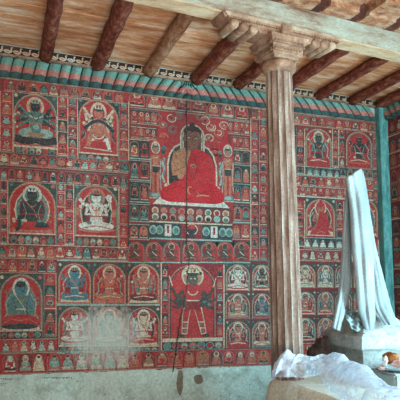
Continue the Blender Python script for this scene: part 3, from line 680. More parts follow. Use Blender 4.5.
for i in range(70): b.ell(R.uniform(-40, 268), R.uniform(378, 404), R.uniform(.3, .9), R.uniform(.3, .7), ch((90, 84, 74), (120, 112, 100), (196, 196, 184)), 6)
b.fin('plaster_speck', MUR)['kind'] = 'stuff'

# --- side wall mural, laid out in real metres on that wall
class SideBrush(Brush):
    def T(s, x, y): return Vector((XR-s.o, -x/100, y/-100+4.0))      # x cm out from the corner, y cm down from 4 m
ZT = on_y(377, 122.5, 0).z; ZB = .80
b = SideBrush(0, 0, .0008); b.poly([(8, (4-ZT)*100), (330, (4-ZT)*100), (330, (4-ZB)*100), (8, (4-ZB)*100)], DRED); b.fin('painted_ground', MUR2)
y = (4-ZT)*100+8; k = 0
while y < (4-ZB)*100-8:
    b = SideBrush(0, 0, .0016); h = 14 if k % 4 else 19
    b.rect(9, y-h*.5, 330, y+h*.5, ch(DRED, RED, DTEAL))
    x = 16
    while x < 100: small_buddha(b, x, y, 10.5, h*.92, bg=ch(RED, DRED, RED), border=ch(DTEAL, PINK, TEAL)); x += 11.5
    b.line([(9, y+h*.5), (330, y+h*.5)], 1.2, ch(CREAM, TEAL, PINK))
    b.fin('figure_row', MUR2); y += h+1.6; k += 1

# ------------------------------------------------------------------ setting
def quad(name, pts, mat, thick=None):
    bm = bmesh.new(); vs = [bm.verts.new(p) for p in pts]; f = bm.faces.new(vs)
    if thick is not None:
        r = bmesh.ops.extrude_face_region(bm, geom=[f]); bmesh.ops.translate(bm, vec=thick, verts=[v for v in r['geom'] if isinstance(v, bmesh.types.BMVert)])
    return tag(from_bm(name, bm, mat), kind='structure')
ZC0 = on_y(25, 47.5, 0); ZC1 = on_y(360, 98, 0)
def zc(x): return ZC0.z+(ZC1.z-ZC0.z)*(x-ZC0.x)/(ZC1.x-ZC0.x)
quad('wall_back', [(XL-1, 0, 0), (XR, 0, 0), (XR, 0, 4.2), (XL-1, 0, 4.2)], 'plaster', Vector((0, .3, 0)))
quad('unseen_wall_left', [(XL-1, -7, 0), (XL-1, .3, 0), (XL-1, .3, 4.2), (XL-1, -7, 4.2)], 'dim_wall', Vector((-.2, 0, 0)))  # unseen wall, added to keep ambient light off the column's left side
quad('floor', [(XL-1, .3, 0), (XR+.3, .3, 0), (XR+.3, -7, 0), (XL-1, -7, 0)], 'floor', Vector((0, 0, -.2)))
# side wall with a doorway to the daylight, nearer than the frame
bm = bmesh.new()
DY0, DY1, DZ0, DZ1 = -2.5, -3.75, .5, 2.3
for y0, y1, z0, z1 in ((0, DY0, 0, 4.2), (DY0, DY1, 0, DZ0), (DY0, DY1, DZ1, 4.2), (DY1, -7, 0, 4.2)):
    box_bm(bm, Vector((XR+.15, (y0+y1)/2, (z0+z1)/2)), (.3, abs(y1-y0), z1-z0))
tag(from_bm('wall_right', bm, 'plaster'), kind='structure')

# ceiling of boards that run across the joists
bm = bmesh.new(); y = .3
while y > -4.4:
    w = R.uniform(.13, .2); dz = R.uniform(-.006, .008)
    prof = [(XL-1.0, zc(XL-1.0)+dz), (XR+.3, zc(XR+.3)+dz), (XR+.3, zc(XR+.3)+.05), (XL-1.0, zc(XL-1.0)+.05)]
    prism_bm(bm, prof, Vector((0, y-w/2, 0)), Vector((1, 0, 0)), Vector((0, 0, 1)), Vector((0, 1, 0)), w-.004)
    y -= w
tag(from_bm('ceiling', bm, 'ceiling'), kind='structure')

# round rafters
ends = [(-52, .9), (-3, .8), (45, 0), (97, 0), (147.5, 0), (195, 0), (237, 0), (279, 0), (317, 0), (350, 0), (381, 0)]
names = ['maroon round rafter just past the left edge', 'maroon round rafter at the far left', 'first dark red round rafter from the left, above the blue black deity panel', 'second rafter from the left, thick with maroon bark pattern',
         'third rafter from the left, paler brown with a dark shaded side', 'fourth rafter from the left, dark maroon, just right of the valance knot',
         'fifth rafter from the left, running down beside the column capital', 'rafter hidden mostly behind the column capital', 'rafter just right of the column',
         'dark maroon rafter crossing the right bay, second right of the column', 'rafter nearest the right wall, above the teal corner post']
rx = []
for i, (px, _) in enumerate(ends):
    q = on_y(px, 60+.115*px, 0); x = q.x if i > 1 else on_y(45, 60, 0).x-.46*(2-i)
    rad = .063 if i in (3, 5) else (.049 if i > 7 else .056)
    if i == 10: x = XR-.065
    rx.append((x, rad))
    bm = bmesh.new(); pts = []; z = zc(x)-rad-.010
    for k in range(14):
        yy = -.001-k*(1.59+.12*(1.7-x))/13; pts.append(Vector((x+R.uniform(-.005, .005), yy, z+R.uniform(-.003, .003))))
    tube_bm(bm, pts, [rad*R.uniform(.95, 1.04) for _ in pts], 16, .03)
    o = from_bm('rafter', bm, 'rafter_pale' if i == 4 else 'rafter', None, True)
    tag(o, names[i], 'rafter', 'round ceiling rafters')

# boards painted with white geese, one between each pair of rafters
def zvt(x): a = on_y(0, 56.5, 0); c_ = on_y(377, 108.5, 0); return a.z+(c_.z-a.z)*(x-a.x)/(c_.x-a.x)
def zvb(x): a = on_y(0, 77.5, 0); c_ = on_y(377, 122.5, 0); return a.z+(c_.z-a.z)*(x-a.x)/(c_.x-a.x)
class WB(Brush):
    def T(s, x, y): return Vector((x, -s.o, y))
bl = ['past the left edge', 'at the far left', 'above the blue black deity panel', 'between first and second visible rafters', 'between second and third rafters', 'above the great buddha', 'left of the column', 'behind the column', 'right of the column', 'in the right bay', 'by the teal corner post']
bl = ['left of the picture edge', 'at the far left, before the first visible rafter', 'between the first and second visible rafters', 'between the second and third rafters', 'between the third and fourth rafters', 'between the fourth and fifth rafters', 'behind the column capital', 'just right of the column', 'in the middle of the right bay', 'nearest the teal corner post']
for i in range(len(rx)-1):
    xa, xb = rx[i][0]+rx[i][1]*.75, rx[i+1][0]-rx[i+1][1]*.75
    zb = zvt((xa+xb)/2)+.016; zt = zc((xa+xb)/2)-.012
    bm = bmesh.new(); sl = (zvt(xb)-zvt(xa))/(xb-xa)
    prism_bm(bm, [(xa, zvt(xa)+.016), (xb, zvt(xb)+.016), (xb, zc(xb)-.012), (xa, zc(xa)-.012)], Vector((0, -.008, 0)), Vector((1, 0, 0)), Vector((0, 0, 1)), Vector((0, 1, 0)), .016)
    bd = from_bm('frieze_board', bm, 'dark_board'); tag(bd, 'dark board painted with white geese %s' % bl[i], 'frieze', 'goose frieze boards')
    b = WB(base=.0165); b.poly([(xa, zvt(xa)+.017), (xb, zvt(xb)+.017), (xb, zvt(xb)+.027), (xa, zvt(xa)+.027)], CREAM); b.fin('border_line', bd, 'painted_wood')
    n = max(2, int((xb-xa)/.066)); h = zt-zb
    for k in range(n):
        x = xa+(k+.5)*(xb-xa)/n; z = zvt(x)+.016+h*.42; s = h*.62; b = WB(base=.0168)
        b.poly([(x-s*.8, z+s*.05), (x-s*.5, z-s*.28), (x+s*.1, z-s*.42), (x+s*.5, z-s*.2), (x+s*.62, z+s*.15), (x+s*.5, z+s*.5), (x+s*.72, z+s*.62), (x+s*.62, z+s*.78), (x+s*.36, z+s*.72), (x+s*.3, z+s*.4), (x+s*.34, z+s*.1), (x-s*.1, z+s*.3), (x-s*.5, z+s*.28)], ch(CREAM, WHITE, (214, 186, 160)))
        b.line([(x-s*.4, z+s*.05), (x+s*.1, z-s*.1)], s*.1, (120, 84, 70)); b.ell(x+s*.58, z+s*.7, s*.05, s*.05, NAVY, 6)
        b.fin('painted_goose', bd, 'painted_wood')

# pleated valance, gathered in a knot above the buddha
def valance(name, L, f_top, f_bot, shift, place, label, knot=None, pw=.098):
    """pleats bulge from the wall; shift(x) leans each fold"""
    verts, faces, cols = [], [], []
    nu, nv = 7, 14
    x = L[0]; idx = {}
    while x < L[1]-.01:
        w = min(pw*R.uniform(.88, 1.12), L[1]-x)
        grid = []; tone = R.uniform(.82, 1.15)
        for j in range(nv+1):
            v = j/nv; row = []
            for i in range(nu+1):
                u = i/nu; xb = x+u*w
                xx = xb+shift(xb)*(1-v)**1.25
                xx = max(L[0], min(L[1], xx))
                zz = f_top(xx)+(f_bot(xx)-f_top(xx))*v
                dep = .004+.046*math.sin(PI*min(1, u**1.25*1.0))**.8*(.7+.3*v)+.006*math.sin(PI*v)
                if j in (0, nv): dep *= .75
                row.append(len(verts)); verts.append(place(xx, zz, dep))
            grid.append(row)
        for j in range(nv):
            for i in range(nu):
                faces.append((grid[j][i], grid[j][i+1], grid[j+1][i+1], grid[j+1][i]))
                v = (j+.5)/nv
                c_ = (112, 164, 154) if v < .43 else ((190, 128, 120) if v < .71 else (52, 92, 92))
                k = tone
                if i == 0: c_ = (44, 74, 76) if v < .43 or v >= .71 else (116, 68, 68)
                cols.append(tuple(ch_*k for ch_ in lin(c_))+(1,))
        # closing strips top and bottom back to the wall
        for j, in ((0,), (nv,)):
            n0 = len(verts)
            for i in range(nu+1): q = verts[grid[j][i]]; verts.append(place.back(q))
            for i in range(nu):
                faces.append((grid[j][i], n0+i, n0+i+1, grid[j][i+1])); cols.append(lin((84, 148, 136) if j == 0 else (40, 82, 82))+(1,))
        x += w
    me = bpy.data.meshes.new(name); me.from_pydata([tuple(v) for v in verts], [], faces); me.update()
    ca = me.color_attributes.new('paint', 'FLOAT_COLOR', 'CORNER'); k = 0
    for fi, f in enumerate(faces):
        for _ in f: ca.data[k].color = cols[fi]; k += 1
    root = empty(name, place((L[0]+L[1])/2, f_bot((L[0]+L[1])/2), 0), label, 'valance')
    o = link('pleated_cloth', me, 'cloth_paint', root, True)
    return root
class PB:
    def __call__(s, x, z, d): return Vector((x, -d-.001, z))
    def back(s, q): return Vector((q[0], -.0005, q[2]))
class PR:
    def __call__(s, x, z, d): return Vector((XR-d-.001, -x, z))
    def back(s, q): return Vector((XR-.0005, q[1], q[2]))
XK = on_y(187, 90, 0).x
def shf(x):
    if x < XK: return .03+.10*max(0, 1-(XK-x)/.9)
    return -(.10 if x > XK+.2 else .10)
val = valance('pleated_valance', (XL, XR-.075), zvt, zvb, shf, PB(), 'long teal, pink and dark green pleated valance across the top of the back wall')
bm = bmesh.new(); prism_bm(bm, [(XL, zvb(XL)), (XR-.08, zvb(XR)), (XR-.08, zvb(XR)-.012), (XL, zvb(XL)-.012)], Vector((0, -.012, 0)), Vector((1, 0, 0)), Vector((0, 0, 1)), Vector((0, 1, 0)), .022)
from_bm('hem_trim', bm, 'hem', val)
bm = bmesh.new(); prism_bm(bm, [(XL, zvt(XL)+.015), (XR-.08, zvt(XR)+.015), (XR-.08, zvt(XR)), (XL, zvt(XL))], Vector((0, -.02, 0)), Vector((1, 0, 0)), Vector((0, 0, 1)), Vector((0, 1, 0)), .038)
from_bm('top_moulding', bm, 'hem', val)
# knot: bunched cloth and a pink bow
zk = (zvt(XK)+zvb(XK))/2
bm = bmesh.new()
for k in range(5):
    a = (k-2)*.028; tube_bm(bm, [Vector((XK+a*.45, -.03, zvt(XK)-.004)), Vector((XK+a*.8, -.036, zk+.04)), Vector((XK+a*1.2, -.034, zk+.01))], [.008, .013, .012], 8)
from_bm('gathered_cloth', bm, 'dark_teal', val, True)
bm = bmesh.new()
for sx in (-1, 1):
    prism_bm(bm, [(0, .012), (sx*.05, .034), (sx*.088, .004), (sx*.06, -.03), (0, -.018)], Vector((XK, -.042, zk-.018)), Vector((1, 0, 0)), Vector((0, 0, 1)), Vector((0, 1, 0)), .014)
from_bm('bow', bm, 'knot_pink', val)
def zr_t(d): return zvt(XR)
def zr_b(d): return zvb(XR)
valance('pleated_valance', (.075, 4.2), lambda d: zvt(XR)+.0*d, lambda d: zvb(XR), lambda x: -.08, PR(), 'pleated valance on the side wall right of the teal post')
# corner post
pt, pb = on_y(382.5, 112, -.04), on_y(391, 290, -.04)
bm = bmesh.new()
prism_bm(bm, [(-.045, -.04), (-.03, -.052), (.045, -.052), (.045, .038), (-.045, .038)], Vector((0, 0, 0)), Vector((1, 0, 0)), Vector((0, 1, 0)), Vector((0, 0, 1)), 1)
for v in bm.verts: v.co = Vector((XR-.046+v.co.x, -.04+v.co.y, 0 if v.co.z < 0 else zvt(XR)+.02))
tag(from_bm('corner_post', bm, 'teal_post'), 'turquoise painted post standing in the right corner of the room', 'post')

# ------------------------------------------------------------------ beam, bracket, column
BC = Vector((on_y(280, 200, -1.62).x, -1.62, 0)); BA = math.radians(7)
bu = Vector((math.cos(BA), math.sin(BA), 0)); bw = Vector((-math.sin(BA), math.cos(BA), 0)); bz = Vector((0, 0, 1))
ZB_, ZT_ = 3.225, 3.375
L0, L1 = -2.9, (XR-.01-BC.x)/bu.x-.02
root = empty('beam', BC+bz*ZB_, 'long pale weathered timber beam carried on the column bracket', 'beam')
bm = bmesh.new()
prism_bm(bm, [(-.075, .003), (.075, .003), (.075, ZT_-ZB_), (-.075, ZT_-ZB_)], BC+bz*ZB_+bu*(L0+L1)/2, bw, bz, bu, L1-L0)
from_bm('timber', bm, 'beam', root)
bm = bmesh.new()
prism_bm(bm, [(-.07, -.004), (.07, -.004), (.07, .003), (-.07, .003)], BC+bz*ZB_+bu*(L0+L1)/2, bw, bz, bu, L1-L0)
from_bm('soffit', bm, 'soffit', root, )
# blocks and short boards packed on top of the beam, in front of the rafters
k = 0; u = -.75
while u < L1-.3:
    c0 = BC+bu*u-bw*.02
    bm = bmesh.new(); box_bm(bm, c0+bz*(ZT_+.048)-bw*.085, (.075, .175, .094), Matrix.Rotation(BA, 3, 'Z'), .006)
    o = from_bm('joist_block', bm, 'dark_wood'); tag(o, ('%s dark block on top of the beam, counted from the left' % ('first', 'second', 'third', 'fourth', 'fifth', 'sixth', 'seventh', 'eighth', 'ninth')[k]), 'block', 'blocks on the beam')
    bm = bmesh.new(); w = .33-.085
    prism_bm(bm, [(-.36, .02+.03*(k % 2)), (-.20, .012+.03*(k % 2)), (-.19, -.006), (-.085, -.012), (-.085, .0), (.0, .0), (.0, .05), (-.34, .104), (-.36, .104)], c0+bu*.165+bz*(ZT_+.001), bw, bz, bu, w)
    o = from_bm('infill_board', bm, 'tan_board'); tag(o, ('tan board on the beam right of its %s dark block' % ('first', 'second', 'third', 'fourth', 'fifth', 'sixth', 'seventh', 'eighth', 'ninth')[k]), 'board', 'boards on the beam')
    k += 1; u += .33

br = empty('bracket', BC+bz*3.125, 'carved double bracket with scrolled ends between the column and beam', 'bracket')
def zz(z): return z
h0, h1 = 3.128, 3.221
bm = bmesh.new()
pr = [(-.47, h1), (-.455, h1-.034), (-.415, h1-.042), (-.40, h1-.058), (-.22, h1-.062), (-.20, h0), (.20, h0), (.22, h1-.062), (.40, h1-.058), (.415, h1-.042), (.455, h1-.034), (.47, h1)]
prism_bm(bm, pr, BC.copy(), bu, bz, bw, .17); from_bm('arm', bm, 'carved', br)
bm = bmesh.new()
prism_bm(bm, [(-.46, h1-.002), (-.45, h1-.028), (.45, h1-.028), (.46, h1-.002)], BC-bw*.088, bu, bz, bw, .026); from_bm('top_moulding', bm, 'carved_pale', br)
bm = bmesh.new(); n = 46                                      # row of carved leaf tips
top = []; pr = [(-.44, h1-.029)]
for i in range(n): x = -.44+.88*i/n; pr += [(x+.88/n*.5, h1-.046), (x+.88/n, h1-.034)]
pr += [(.44, h1-.029)]
prism_bm(bm, pr, BC-bw*.088, bu, bz, bw, .02); from_bm('carved_band', bm, 'carved', br)
for sx in (-1, 1):
    for i, (uu, zz_, rr) in enumerate(((.385, h1-.07, .030), (.315, h1-.078, .031), (.245, h1-.082, .032))):
        bm = bmesh.new(); c0 = BC+bu*uu*sx+bz*zz_
        tube_bm(bm, [c0-bw*.098, c0-bw*.09, c0+bw*.09, c0+bw*.098], [rr*.8, rr, rr, rr*.8], 16); from_bm('scroll_roll', bm, 'carved_pale' if i == 0 else 'carved', br, True)
bm = bmesh.new(); box_bm(bm, BC-bw*.095+bz*(h0+.05), (.085, .03, .078), Matrix.Rotation(BA, 3, 'Z'), .004)
for k in range(4):
    c0 = BC-bw*.111+bz*(h0+.022+.019*k); box_bm(bm, c0, (.07, .006, .006), Matrix.Rotation(BA, 3, 'Z') @ Matrix.Rotation(math.radians(-30), 3, 'Y'))
from_bm('carved_plaque', bm, 'carved', br)

colm = empty('column', Vector((BC.x, BC.y, .925)), 'tall fluted wooden column with carved square capital', 'column')
def sq_stack(levels):
    bm = bmesh.new(); prev = None; first = None
    for (hw, hd, z) in levels:
        vs = [bm.verts.new(BC+bu*a*hw+bw*c_*hd+bz*z) for a, c_ in ((-1, -1), (1, -1), (1, 1), (-1, 1))]
        if prev:
            for i in range(4): bm.faces.new((prev[i], prev[(i+1) % 4], vs[(i+1) % 4], vs[i]))
        else: bm.faces.new(vs[::-1])
        prev = vs
    bm.faces.new(prev); return bm
from_bm('capital', sq_stack([(.088, .088, 2.985), (.094, .094, 3.0), (.112, .112, 3.008), (.118, .118, 3.05), (.108, .108, 3.054), (.138, .138, 3.10), (.146, .146, 3.124), (.14, .14, 3.127)]), 'carved', colm)
for zz_, hw in ((3.03, .1175), (3.08, .128)):                 # zigzag carving on the capital's front and sides
    for d, (e, f_) in (('f', (bu, -bw)), ('l', (bw, -bu)), ('r', (bw, bu))):
        bm = bmesh.new(); n = 9; pr = [(-hw*.92, -.012)]
        for i in range(n): x = -hw*.92+2*hw*.92*i/n; pr += [(x+hw*.92/n, .014), (x+2*hw*.92/n, -.006)]
        pr += [(hw*.92, -.012)]
        prism_bm(bm, pr, BC+f_*(hw+.002)+bz*zz_, e, bz, f_, .012); from_bm('carved_band', bm, 'carved', colm)
# lathe neck ring
def lathe(prof, c, seg=40):
    bm = bmesh.new(); rings = []
    for r, z in prof: rings.append([bm.verts.new(c+Vector((r*math.cos(2*PI*i/seg), r*math.sin(2*PI*i/seg), z))) for i in range(seg)])
    for A, B in zip(rings, rings[1:]):
        for i in range(seg): bm.faces.new((A[i], A[(i+1) % seg], B[(i+1) % seg], B[i]))
    bm.faces.new(rings[0][::-1]); bm.faces.new(rings[-1]); return bm
c0 = Vector((BC.x, BC.y, 0))
from_bm('neck_ring', lathe([(.088, 2.905), (.10, 2.912), (.114, 2.93), (.118, 2.95), (.112, 2.972), (.096, 2.984)], c0), 'carved', colm, True)
bm = bmesh.new(); nf = 14; seg = nf*8; rings = []
for j in range(25):
    t = j/24; z = .925+(2.91-.925)*t; r0 = .104-.014*t
    ring = []
    for i in range(seg):
        a = 2*PI*i/seg+.13; ph = (i % 8)/8
        r = r0*(1-.13*math.sin(PI*ph)**.7)
        ring.append(bm.verts.new(c0+Vector((r*math.cos(a)+.042*(1-t), r*math.sin(a), z))))
    rings.append(ring)
for A, B in zip(rings, rings[1:]):
    for i in range(seg): bm.faces.new((A[i], A[(i+1) % seg], B[(i+1) % seg], B[i]))
bm.faces.new(rings[0][::-1]); bm.faces.new(rings[-1])
from_bm('fluted_shaft', bm, 'column', colm)

# ------------------------------------------------------------------ plaster platform
ZP = .93
outl = [(1.575, -4.2), (1.575, -1.64)]+[(1.695-.12*math.cos(a), -1.62+.13*math.sin(a)) for a in [PI/2*i/6 for i in range(1, 7)]]+[(1.95, -1.47), (2.02, -1.40), (2.05, -1.2), (XR-.012, -1.2), (XR-.012, -4.2)]
def inset(poly, d):
    n = len(poly); res = []
    for i in range(n):
        p0, p1, p2 = (Vector(poly[i-1]), Vector(poly[i]), Vector(poly[(i+1) % n]))
        a = (p1-p0).normalized(); c_ = (p2-p1).normalized()
        na, nc = Vector((a.y, -a.x)), Vector((c_.y, -c_.x)); nn = (na+nc); nn = nn/max(.5, nn.length_squared/2)
        res.append(p1+nn*d)
    return res
bm = bmesh.new(); prev = None
for d, z in ((0, 0.0), (0, .5), (0.004, .80), (.012, .87), (.03, .905), (.05, ZP-.004), (.06, ZP), (.066, ZP-.009), (.074, ZP-.009), (.08, ZP-.001)):
    vs = [bm.verts.new((p_.x, p_.y, z)) for p_ in inset(outl, d)]
    if prev:
        for i in range(len(vs)): bm.faces.new((prev[i], prev[(i+1) % len(vs)], vs[(i+1) % len(vs)], vs[i]))
    else: bm.faces.new(vs[::-1])
    prev = vs
bm.faces.new(prev)
tag(from_bm('plaster_platform', bm, 'platform', None), 'chest-high white plastered altar platform with rounded edge at lower right', 'platform')

# ------------------------------------------------------------------ stupa pedestal and scarves
SC = Vector((2.335, -1.62, 0)); hs = .235
q1 = on_y(360, 336, SC.y-hs).z; q2 = on_y(360, 351, SC.y-hs).z
st = empty('stupa', SC+bz*ZP, 'square whitewashed stupa base with sloping top, at right on the platform', 'stupa')
def blk(levels, wob=.004):
    bm = bmesh.new(); prev = None
    for hw, z in levels:
        vs = []
        for i in range(32):
            side, t = divmod(i, 8); t = t/8*2-1
            x, y = [(t, -1), (1, t), (-t, 1), (-1, -t)][side]
            l = 1-.04*(abs(x*y))**6
            vs.append(bm.verts.new(SC+Vector((x*hw*l+R.uniform(-wob, wob), y*hw*l+R.uniform(-wob, wob), z+R.uniform(-wob, wob)*.5))))
        if prev:
            for i in range(32): bm.faces.new((prev[i], prev[(i+1) % 32], vs[(i+1) % 32], vs[i]))
        else: bm.faces.new(vs[::-1])
        prev = vs
    bm.faces.new(prev); return bm
from_bm('lower_step', blk([(hs-.03, ZP+.002), (hs-.028, q2-.03), (hs-.02, q2+.002)]), 'stupa_step', st)
from_bm('square_block', blk([(hs-.01, q2), (hs, q2+.012), (hs+.004, (q1+q2)/2), (hs, q1-.008), (hs-.012, q1+.004), (hs-.06, q1+.045), (.12, q1+.10), (.07, q1+.13), (.03, q1+.14)]), 'stupa', st)
px_ = on_y(354, 171, -1.60)
bm = bmesh.new(); tube_bm(bm, [Vector((SC.x-.06, SC.y, q1+.08)), Vector((px_.x, px_.y, px_.z-.012))], [.016, .010], 10)
from_bm('pole', bm, 'dark_wood', st, True)

def catmull(P, n):
    out = []
    for i in range(len(P)-1):
        p0, p1, p2, p3 = P[max(i-1, 0)], P[i], P[i+1], P[min(i+2, len(P)-1)]
        for k in range(n):
            t = k/n
            out.append(tuple(.5*(2*b_+(c_-a)*t+(2*a-5*b_+4*c_-d)*t*t+(3*b_-a-3*c_+d)*t**3) for a, b_, c_, d in zip(p0, p1, p2, p3)))
    out.append(P[-1]); return out
def scarf(rows, name, label, folds, bulge, seed, group='white scarves hung over the stupa', mat='fabric', ns=18):
    rr = random.Random(seed); bm = bmesh.new(); prev = None
    phs = [rr.uniform(0, 6) for _ in range(3)]
    for j, (xl, yl, xr, yr, d) in enumerate(catmull(rows, 5)):
        L, Q = on_y(xl, yl, d), on_y(xr, yr, d); w = (Q-L).length; ring = []
        t = j/(5*(len(rows)-1))
        for i in range(ns+1):
            u = i/ns; p_ = L.lerp(Q, u)
            f_ = math.sin(PI*u)**.7*bulge*w + folds*w*(math.sin(u*9+phs[0]+1.2*t)+.6*math.sin(u*17+phs[1]-2*t))*min(1, u*5, (1-u)*5) + .004*math.sin(23*t+u*5+phs[2])
            p_ += Vector((-.5, -.85, 0))*f_; ring.append(bm.verts.new(p_))
        if prev:
            for i in range(ns): bm.faces.new((prev[i], prev[i+1], ring[i+1], ring[i]))
        prev = ring
    o = from_bm(name, bm, mat, None, True)
    md = o.modifiers.new('thick', 'SOLIDIFY'); md.thickness = .004; md.offset = 0
    return tag(o, label, 'scarf', group)
scarf([(345, 179.5, 361.8, 168.5, -1.63), (347, 190, 364, 184, -1.63), (349.3, 206, 367.5, 205, -1.65), (351, 240, 372.3, 240, -1.71), (353.5, 262, 373.4, 262, -1.75), (356.4, 294, 374.5, 294, -1.79), (358.5, 310, 375, 311, -1.80), (362.5, 323, 375, 325, -1.80), (367, 333.5, 372.5, 335, -1.80)],
      'scarf', 'broad front white scarf hanging from the peak down over the stupa base', .05, .22, 1)
scarf([(348, 183, 352, 182, -1.58), (345.8, 196, 350.5, 196, -1.59), (344, 215, 351, 215, -1.60), (342.5, 240, 351.4, 240, -1.62), (341, 264, 351.5, 264, -1.65), (339, 284, 350.5, 286, -1.69), (336, 306, 345.8, 308, -1.73), (332, 328, 340, 331, -1.76)],
      'scarf', 'narrow left white scarf swinging out to the left corner of stupa base', .06, .25, 2)
scarf([(358, 171, 363, 171, -1.58), (362, 190, 366.8, 190, -1.59), (366, 220, 371.2, 220, -1.62), (369, 242, 375, 242, -1.65), (371, 264, 380, 264, -1.69), (372.5, 294, 388, 294, -1.75), (376, 310, 392, 309, -1.79), (385, 325, 398, 324, -1.86)],
      'scarf', 'right white scarf slanting down past the front one toward right edge', .05, .2, 3)
# crumpled grey cloth on the sloping top
bm = bmesh.new(); cq = on_y(356, 321, -1.80); grid = []
for j in range(15):
    row = []
    for i in range(17):
        u, v = i/16*2-1, j/14*2-1
        x = 356+u*11*(1-.3*abs(v))+v*4; y = 321+v*11+u*3
        p_ = on_y(x, y, -1.76-.05*v); p_ += Vector((-.5, -.8, .1))*(.016*math.sin(u*7+v*4)+.014*math.sin(v*11-u*5)+R.uniform(-.006, .006)); row.append(bm.verts.new(p_))
    grid.append(row)
for A, B in zip(grid, grid[1:]):
    for i in range(16): bm.faces.new((A[i], A[i+1], B[i+1], B[i]))
o = from_bm('crumpled_cloth', bm, 'greycloth', None, True); md = o.modifiers.new('t', 'SOLIDIFY'); md.thickness = .005
tag(o, 'crumpled grey cloth tucked under the scarves on the stupa base', 'cloth')
# dark bundle behind the left corner
bm = bmesh.new(); bmesh.ops.create_icosphere(bm, subdivisions=3, radius=1)
bq = on_z(326, 350, ZP)
for v in bm.verts:
    n = v.co.copy(); v.co = Vector((2.0+n.x*.085*(1-.6*max(0, n.z))+.05*max(0, n.z), -1.50+n.y*.06, ZP+.115+n.z*.125))+n*(.012*math.sin(n.x*9+n.z*6)+.01*math.sin(n.y*13-n.z*8))
    v.co.z = max(v.co.z, ZP+.001)
tag(from_bm('cloth_bundle', bm, 'dark_cloth', None, True), 'dark brown cloth bundle behind the left corner of the stupa base', 'bundle')

# ------------------------------------------------------------------ plate of offerings
PL = on_y(390, 368.5, -2.02); led = Vector((PL.x+.04, PL.y, 0))
bm = bmesh.new(); box_bm(bm, Vector((led.x+.02, -2.03, (ZP+PL.z-.012)/2)), (.26, .26, PL.z-.012-ZP), None, .012)
tag(from_bm('offering_stand', bm, 'stupa_step'), 'low grey plaster block that carries the offering plate', 'stand')
plate = lathe([(.05, 0), (.085, .002), (.118, .012), (.13, .02), (.128, .023), (.116, .016), (.084, .006), (.02, .005)], Vector((led.x, led.y, PL.z-.011)))
tag(from_bm('plate', plate, 'metal', None, True), 'shallow metal offering plate at the right edge, in front of the stupa', 'plate')
def lump(name, px, py, d, r, mat, label, cat, sq=(1, 1, 1), seed=0, group=None):
    bm = bmesh.new(); bmesh.ops.create_icosphere(bm, subdivisions=3, radius=1); c_ = on_y(px, py, d); rr = random.Random(seed); a, b2, c2 = [rr.uniform(0, 6) for _ in range(3)]
    c_.z = max(c_.z, PL.z-.004+r*sq[2]*1.05) if name != 'sweet' else PL.z-.002+r*sq[2]
    for v in bm.verts:
        n = v.co.copy(); k = 1+.14*math.sin(n.x*4+a)+.12*math.sin(n.y*5+b2)+.1*math.sin(n.z*6+c2)
        v.co = c_+Vector((n.x*r*sq[0], n.y*r*sq[1], n.z*r*sq[2]))*k
    return tag(from_bm(name, bm, mat, None, True), label, cat, group)
lump('bread', 390.5, 358.5, -2.04, .046, 'bread', 'brown crusty bread piled on the offering plate', 'bread', (1.1, .9, .78), 1)
lump('sweet', 381.5, 364, -2.06, .019, 'pink', 'pink sweet at the left of the offering plate', 'sweet', (1.2, 1, .8), 2)
lump('dough_ball', 385.3, 360.5, -2.10, .017, 'white_lump', 'small white dough ball against the bread on the plate', 'food', (.9, .9, 1.3), 3)
lump('bread', 398, 364, -2.11, .034, 'pink', 'pale pink loaf in front of the brown bread', 'bread', (1.4, .9, .55), 4)
lump('sweet', 379, 366, -2.0, .012, 'white_lump', 'tiny whitish sweet at the plate rim', 'sweet', (1.3, 1, .7), 5)

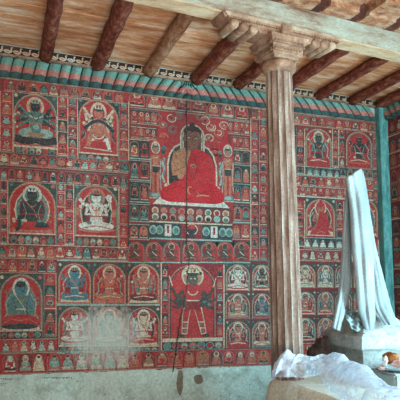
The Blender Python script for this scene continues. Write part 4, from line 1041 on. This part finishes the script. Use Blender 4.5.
# ------------------------------------------------------------------ gauze heap
ridge = [(272.6, 372, .07), (276, 361, .13), (286, 352.5, .19), (297, 354.5, .175), (308, 357.5, .16), (325, 353, .175), (340, 355.5, .175), (352, 360, .16), (368, 367, .15), (385, 380, .12), (404, 394, .10)]
front = [(271.5, 379, .045), (274, 380, .05), (281, 371, .085), (293, 363.5, .13), (305, 363.5, .12), (315, 371, .09), (324, 385, .03), (336, 395, .015), (352, 403, .012), (372, 412, .012), (402, 424, .012)]
rid = catmull(ridge, 6); fro = catmull(front, 6)
bm = bmesh.new(); prev = None; nt = 22; rg = random.Random(11)
for j, (a, c_) in enumerate(zip(rid, fro)):
    A = on_z(a[0], a[1], ZP+a[2]); C = on_z(c_[0], c_[1], ZP+c_[2]); row = []
    Bk = A+Vector((.02, .05, -a[2]*.8+.006))
    for i in range(nt+1):
        t = i/nt
        if t < .2: p_ = Bk.lerp(A, t/.2); p_.z = Bk.z+(A.z-Bk.z)*math.sin(t/.2*PI/2)
        else:
            s = (t-.2)/.8; p_ = A.lerp(C, s); p_.z = C.z+(A.z-C.z)*(1-s)**.75 + .012*math.sin(PI*s)
        wv = (.009*math.sin(j*.55+3*t)+.007*math.sin(j*.23-7*t+1)+.005*math.sin(j*1.3+11*t)+rg.uniform(-.0025, .0025))*min(1, t*4+.2)
        p_.z = max(ZP+.004, p_.z+wv); row.append(bm.verts.new(p_))
    if prev:
        for i in range(nt): bm.faces.new((prev[i], prev[i+1], row[i+1], row[i]))
    prev = row
o = from_bm('gauze_cloth', bm, 'gauze', None, True)
tag(o, 'sheer white net cloth heaped along the platform edge in front of the column and stupa', 'cloth')

# ------------------------------------------------------------------ light: sky through the open camera side, a doorway at right, an added ceiling fill
w = bpy.data.worlds.new('world'); S.world = w; w.use_nodes = True
bgn = w.node_tree.nodes['Background']; bgn.inputs[0].default_value = (.84, 1.0, 1.0, 1); bgn.inputs[1].default_value = .68
def area(name, loc, target, sx, sy, power, col):
    l = bpy.data.lights.new(name, 'AREA'); l.shape = 'RECTANGLE'; l.size = sx; l.size_y = sy; l.energy = power; l.color = col
    o = bpy.data.objects.new(name, l); COL.objects.link(o); o.location = loc
    o.rotation_euler = (Vector(target)-Vector(loc)).to_track_quat('-Z', 'Y').to_euler(); return o
d_ = area('doorway_daylight', (XR+.12, (DY0+DY1)/2, (DZ0+DZ1)/2), (.2, -.5, 1.0), 1.15, 1.7, 260, (.50, .86, 1.0)); d_.data.spread = math.radians(150)
g_ = area('ceiling_fill', (.6, -6.2, .3), (1.3, -1.0, 3.3), 2.6, 1.6, 42, (1.0, .95, .87)); g_.data.spread = math.radians(85)  # unseen fill lamp added behind the camera to brighten ceiling and upper column
S.view_settings.view_transform = 'Standard'; S.view_settings.look = 'None'; S.view_settings.gamma = 1; S.view_settings.exposure = .88
try: S.view_settings.use_curve_mapping = False
except Exception: pass
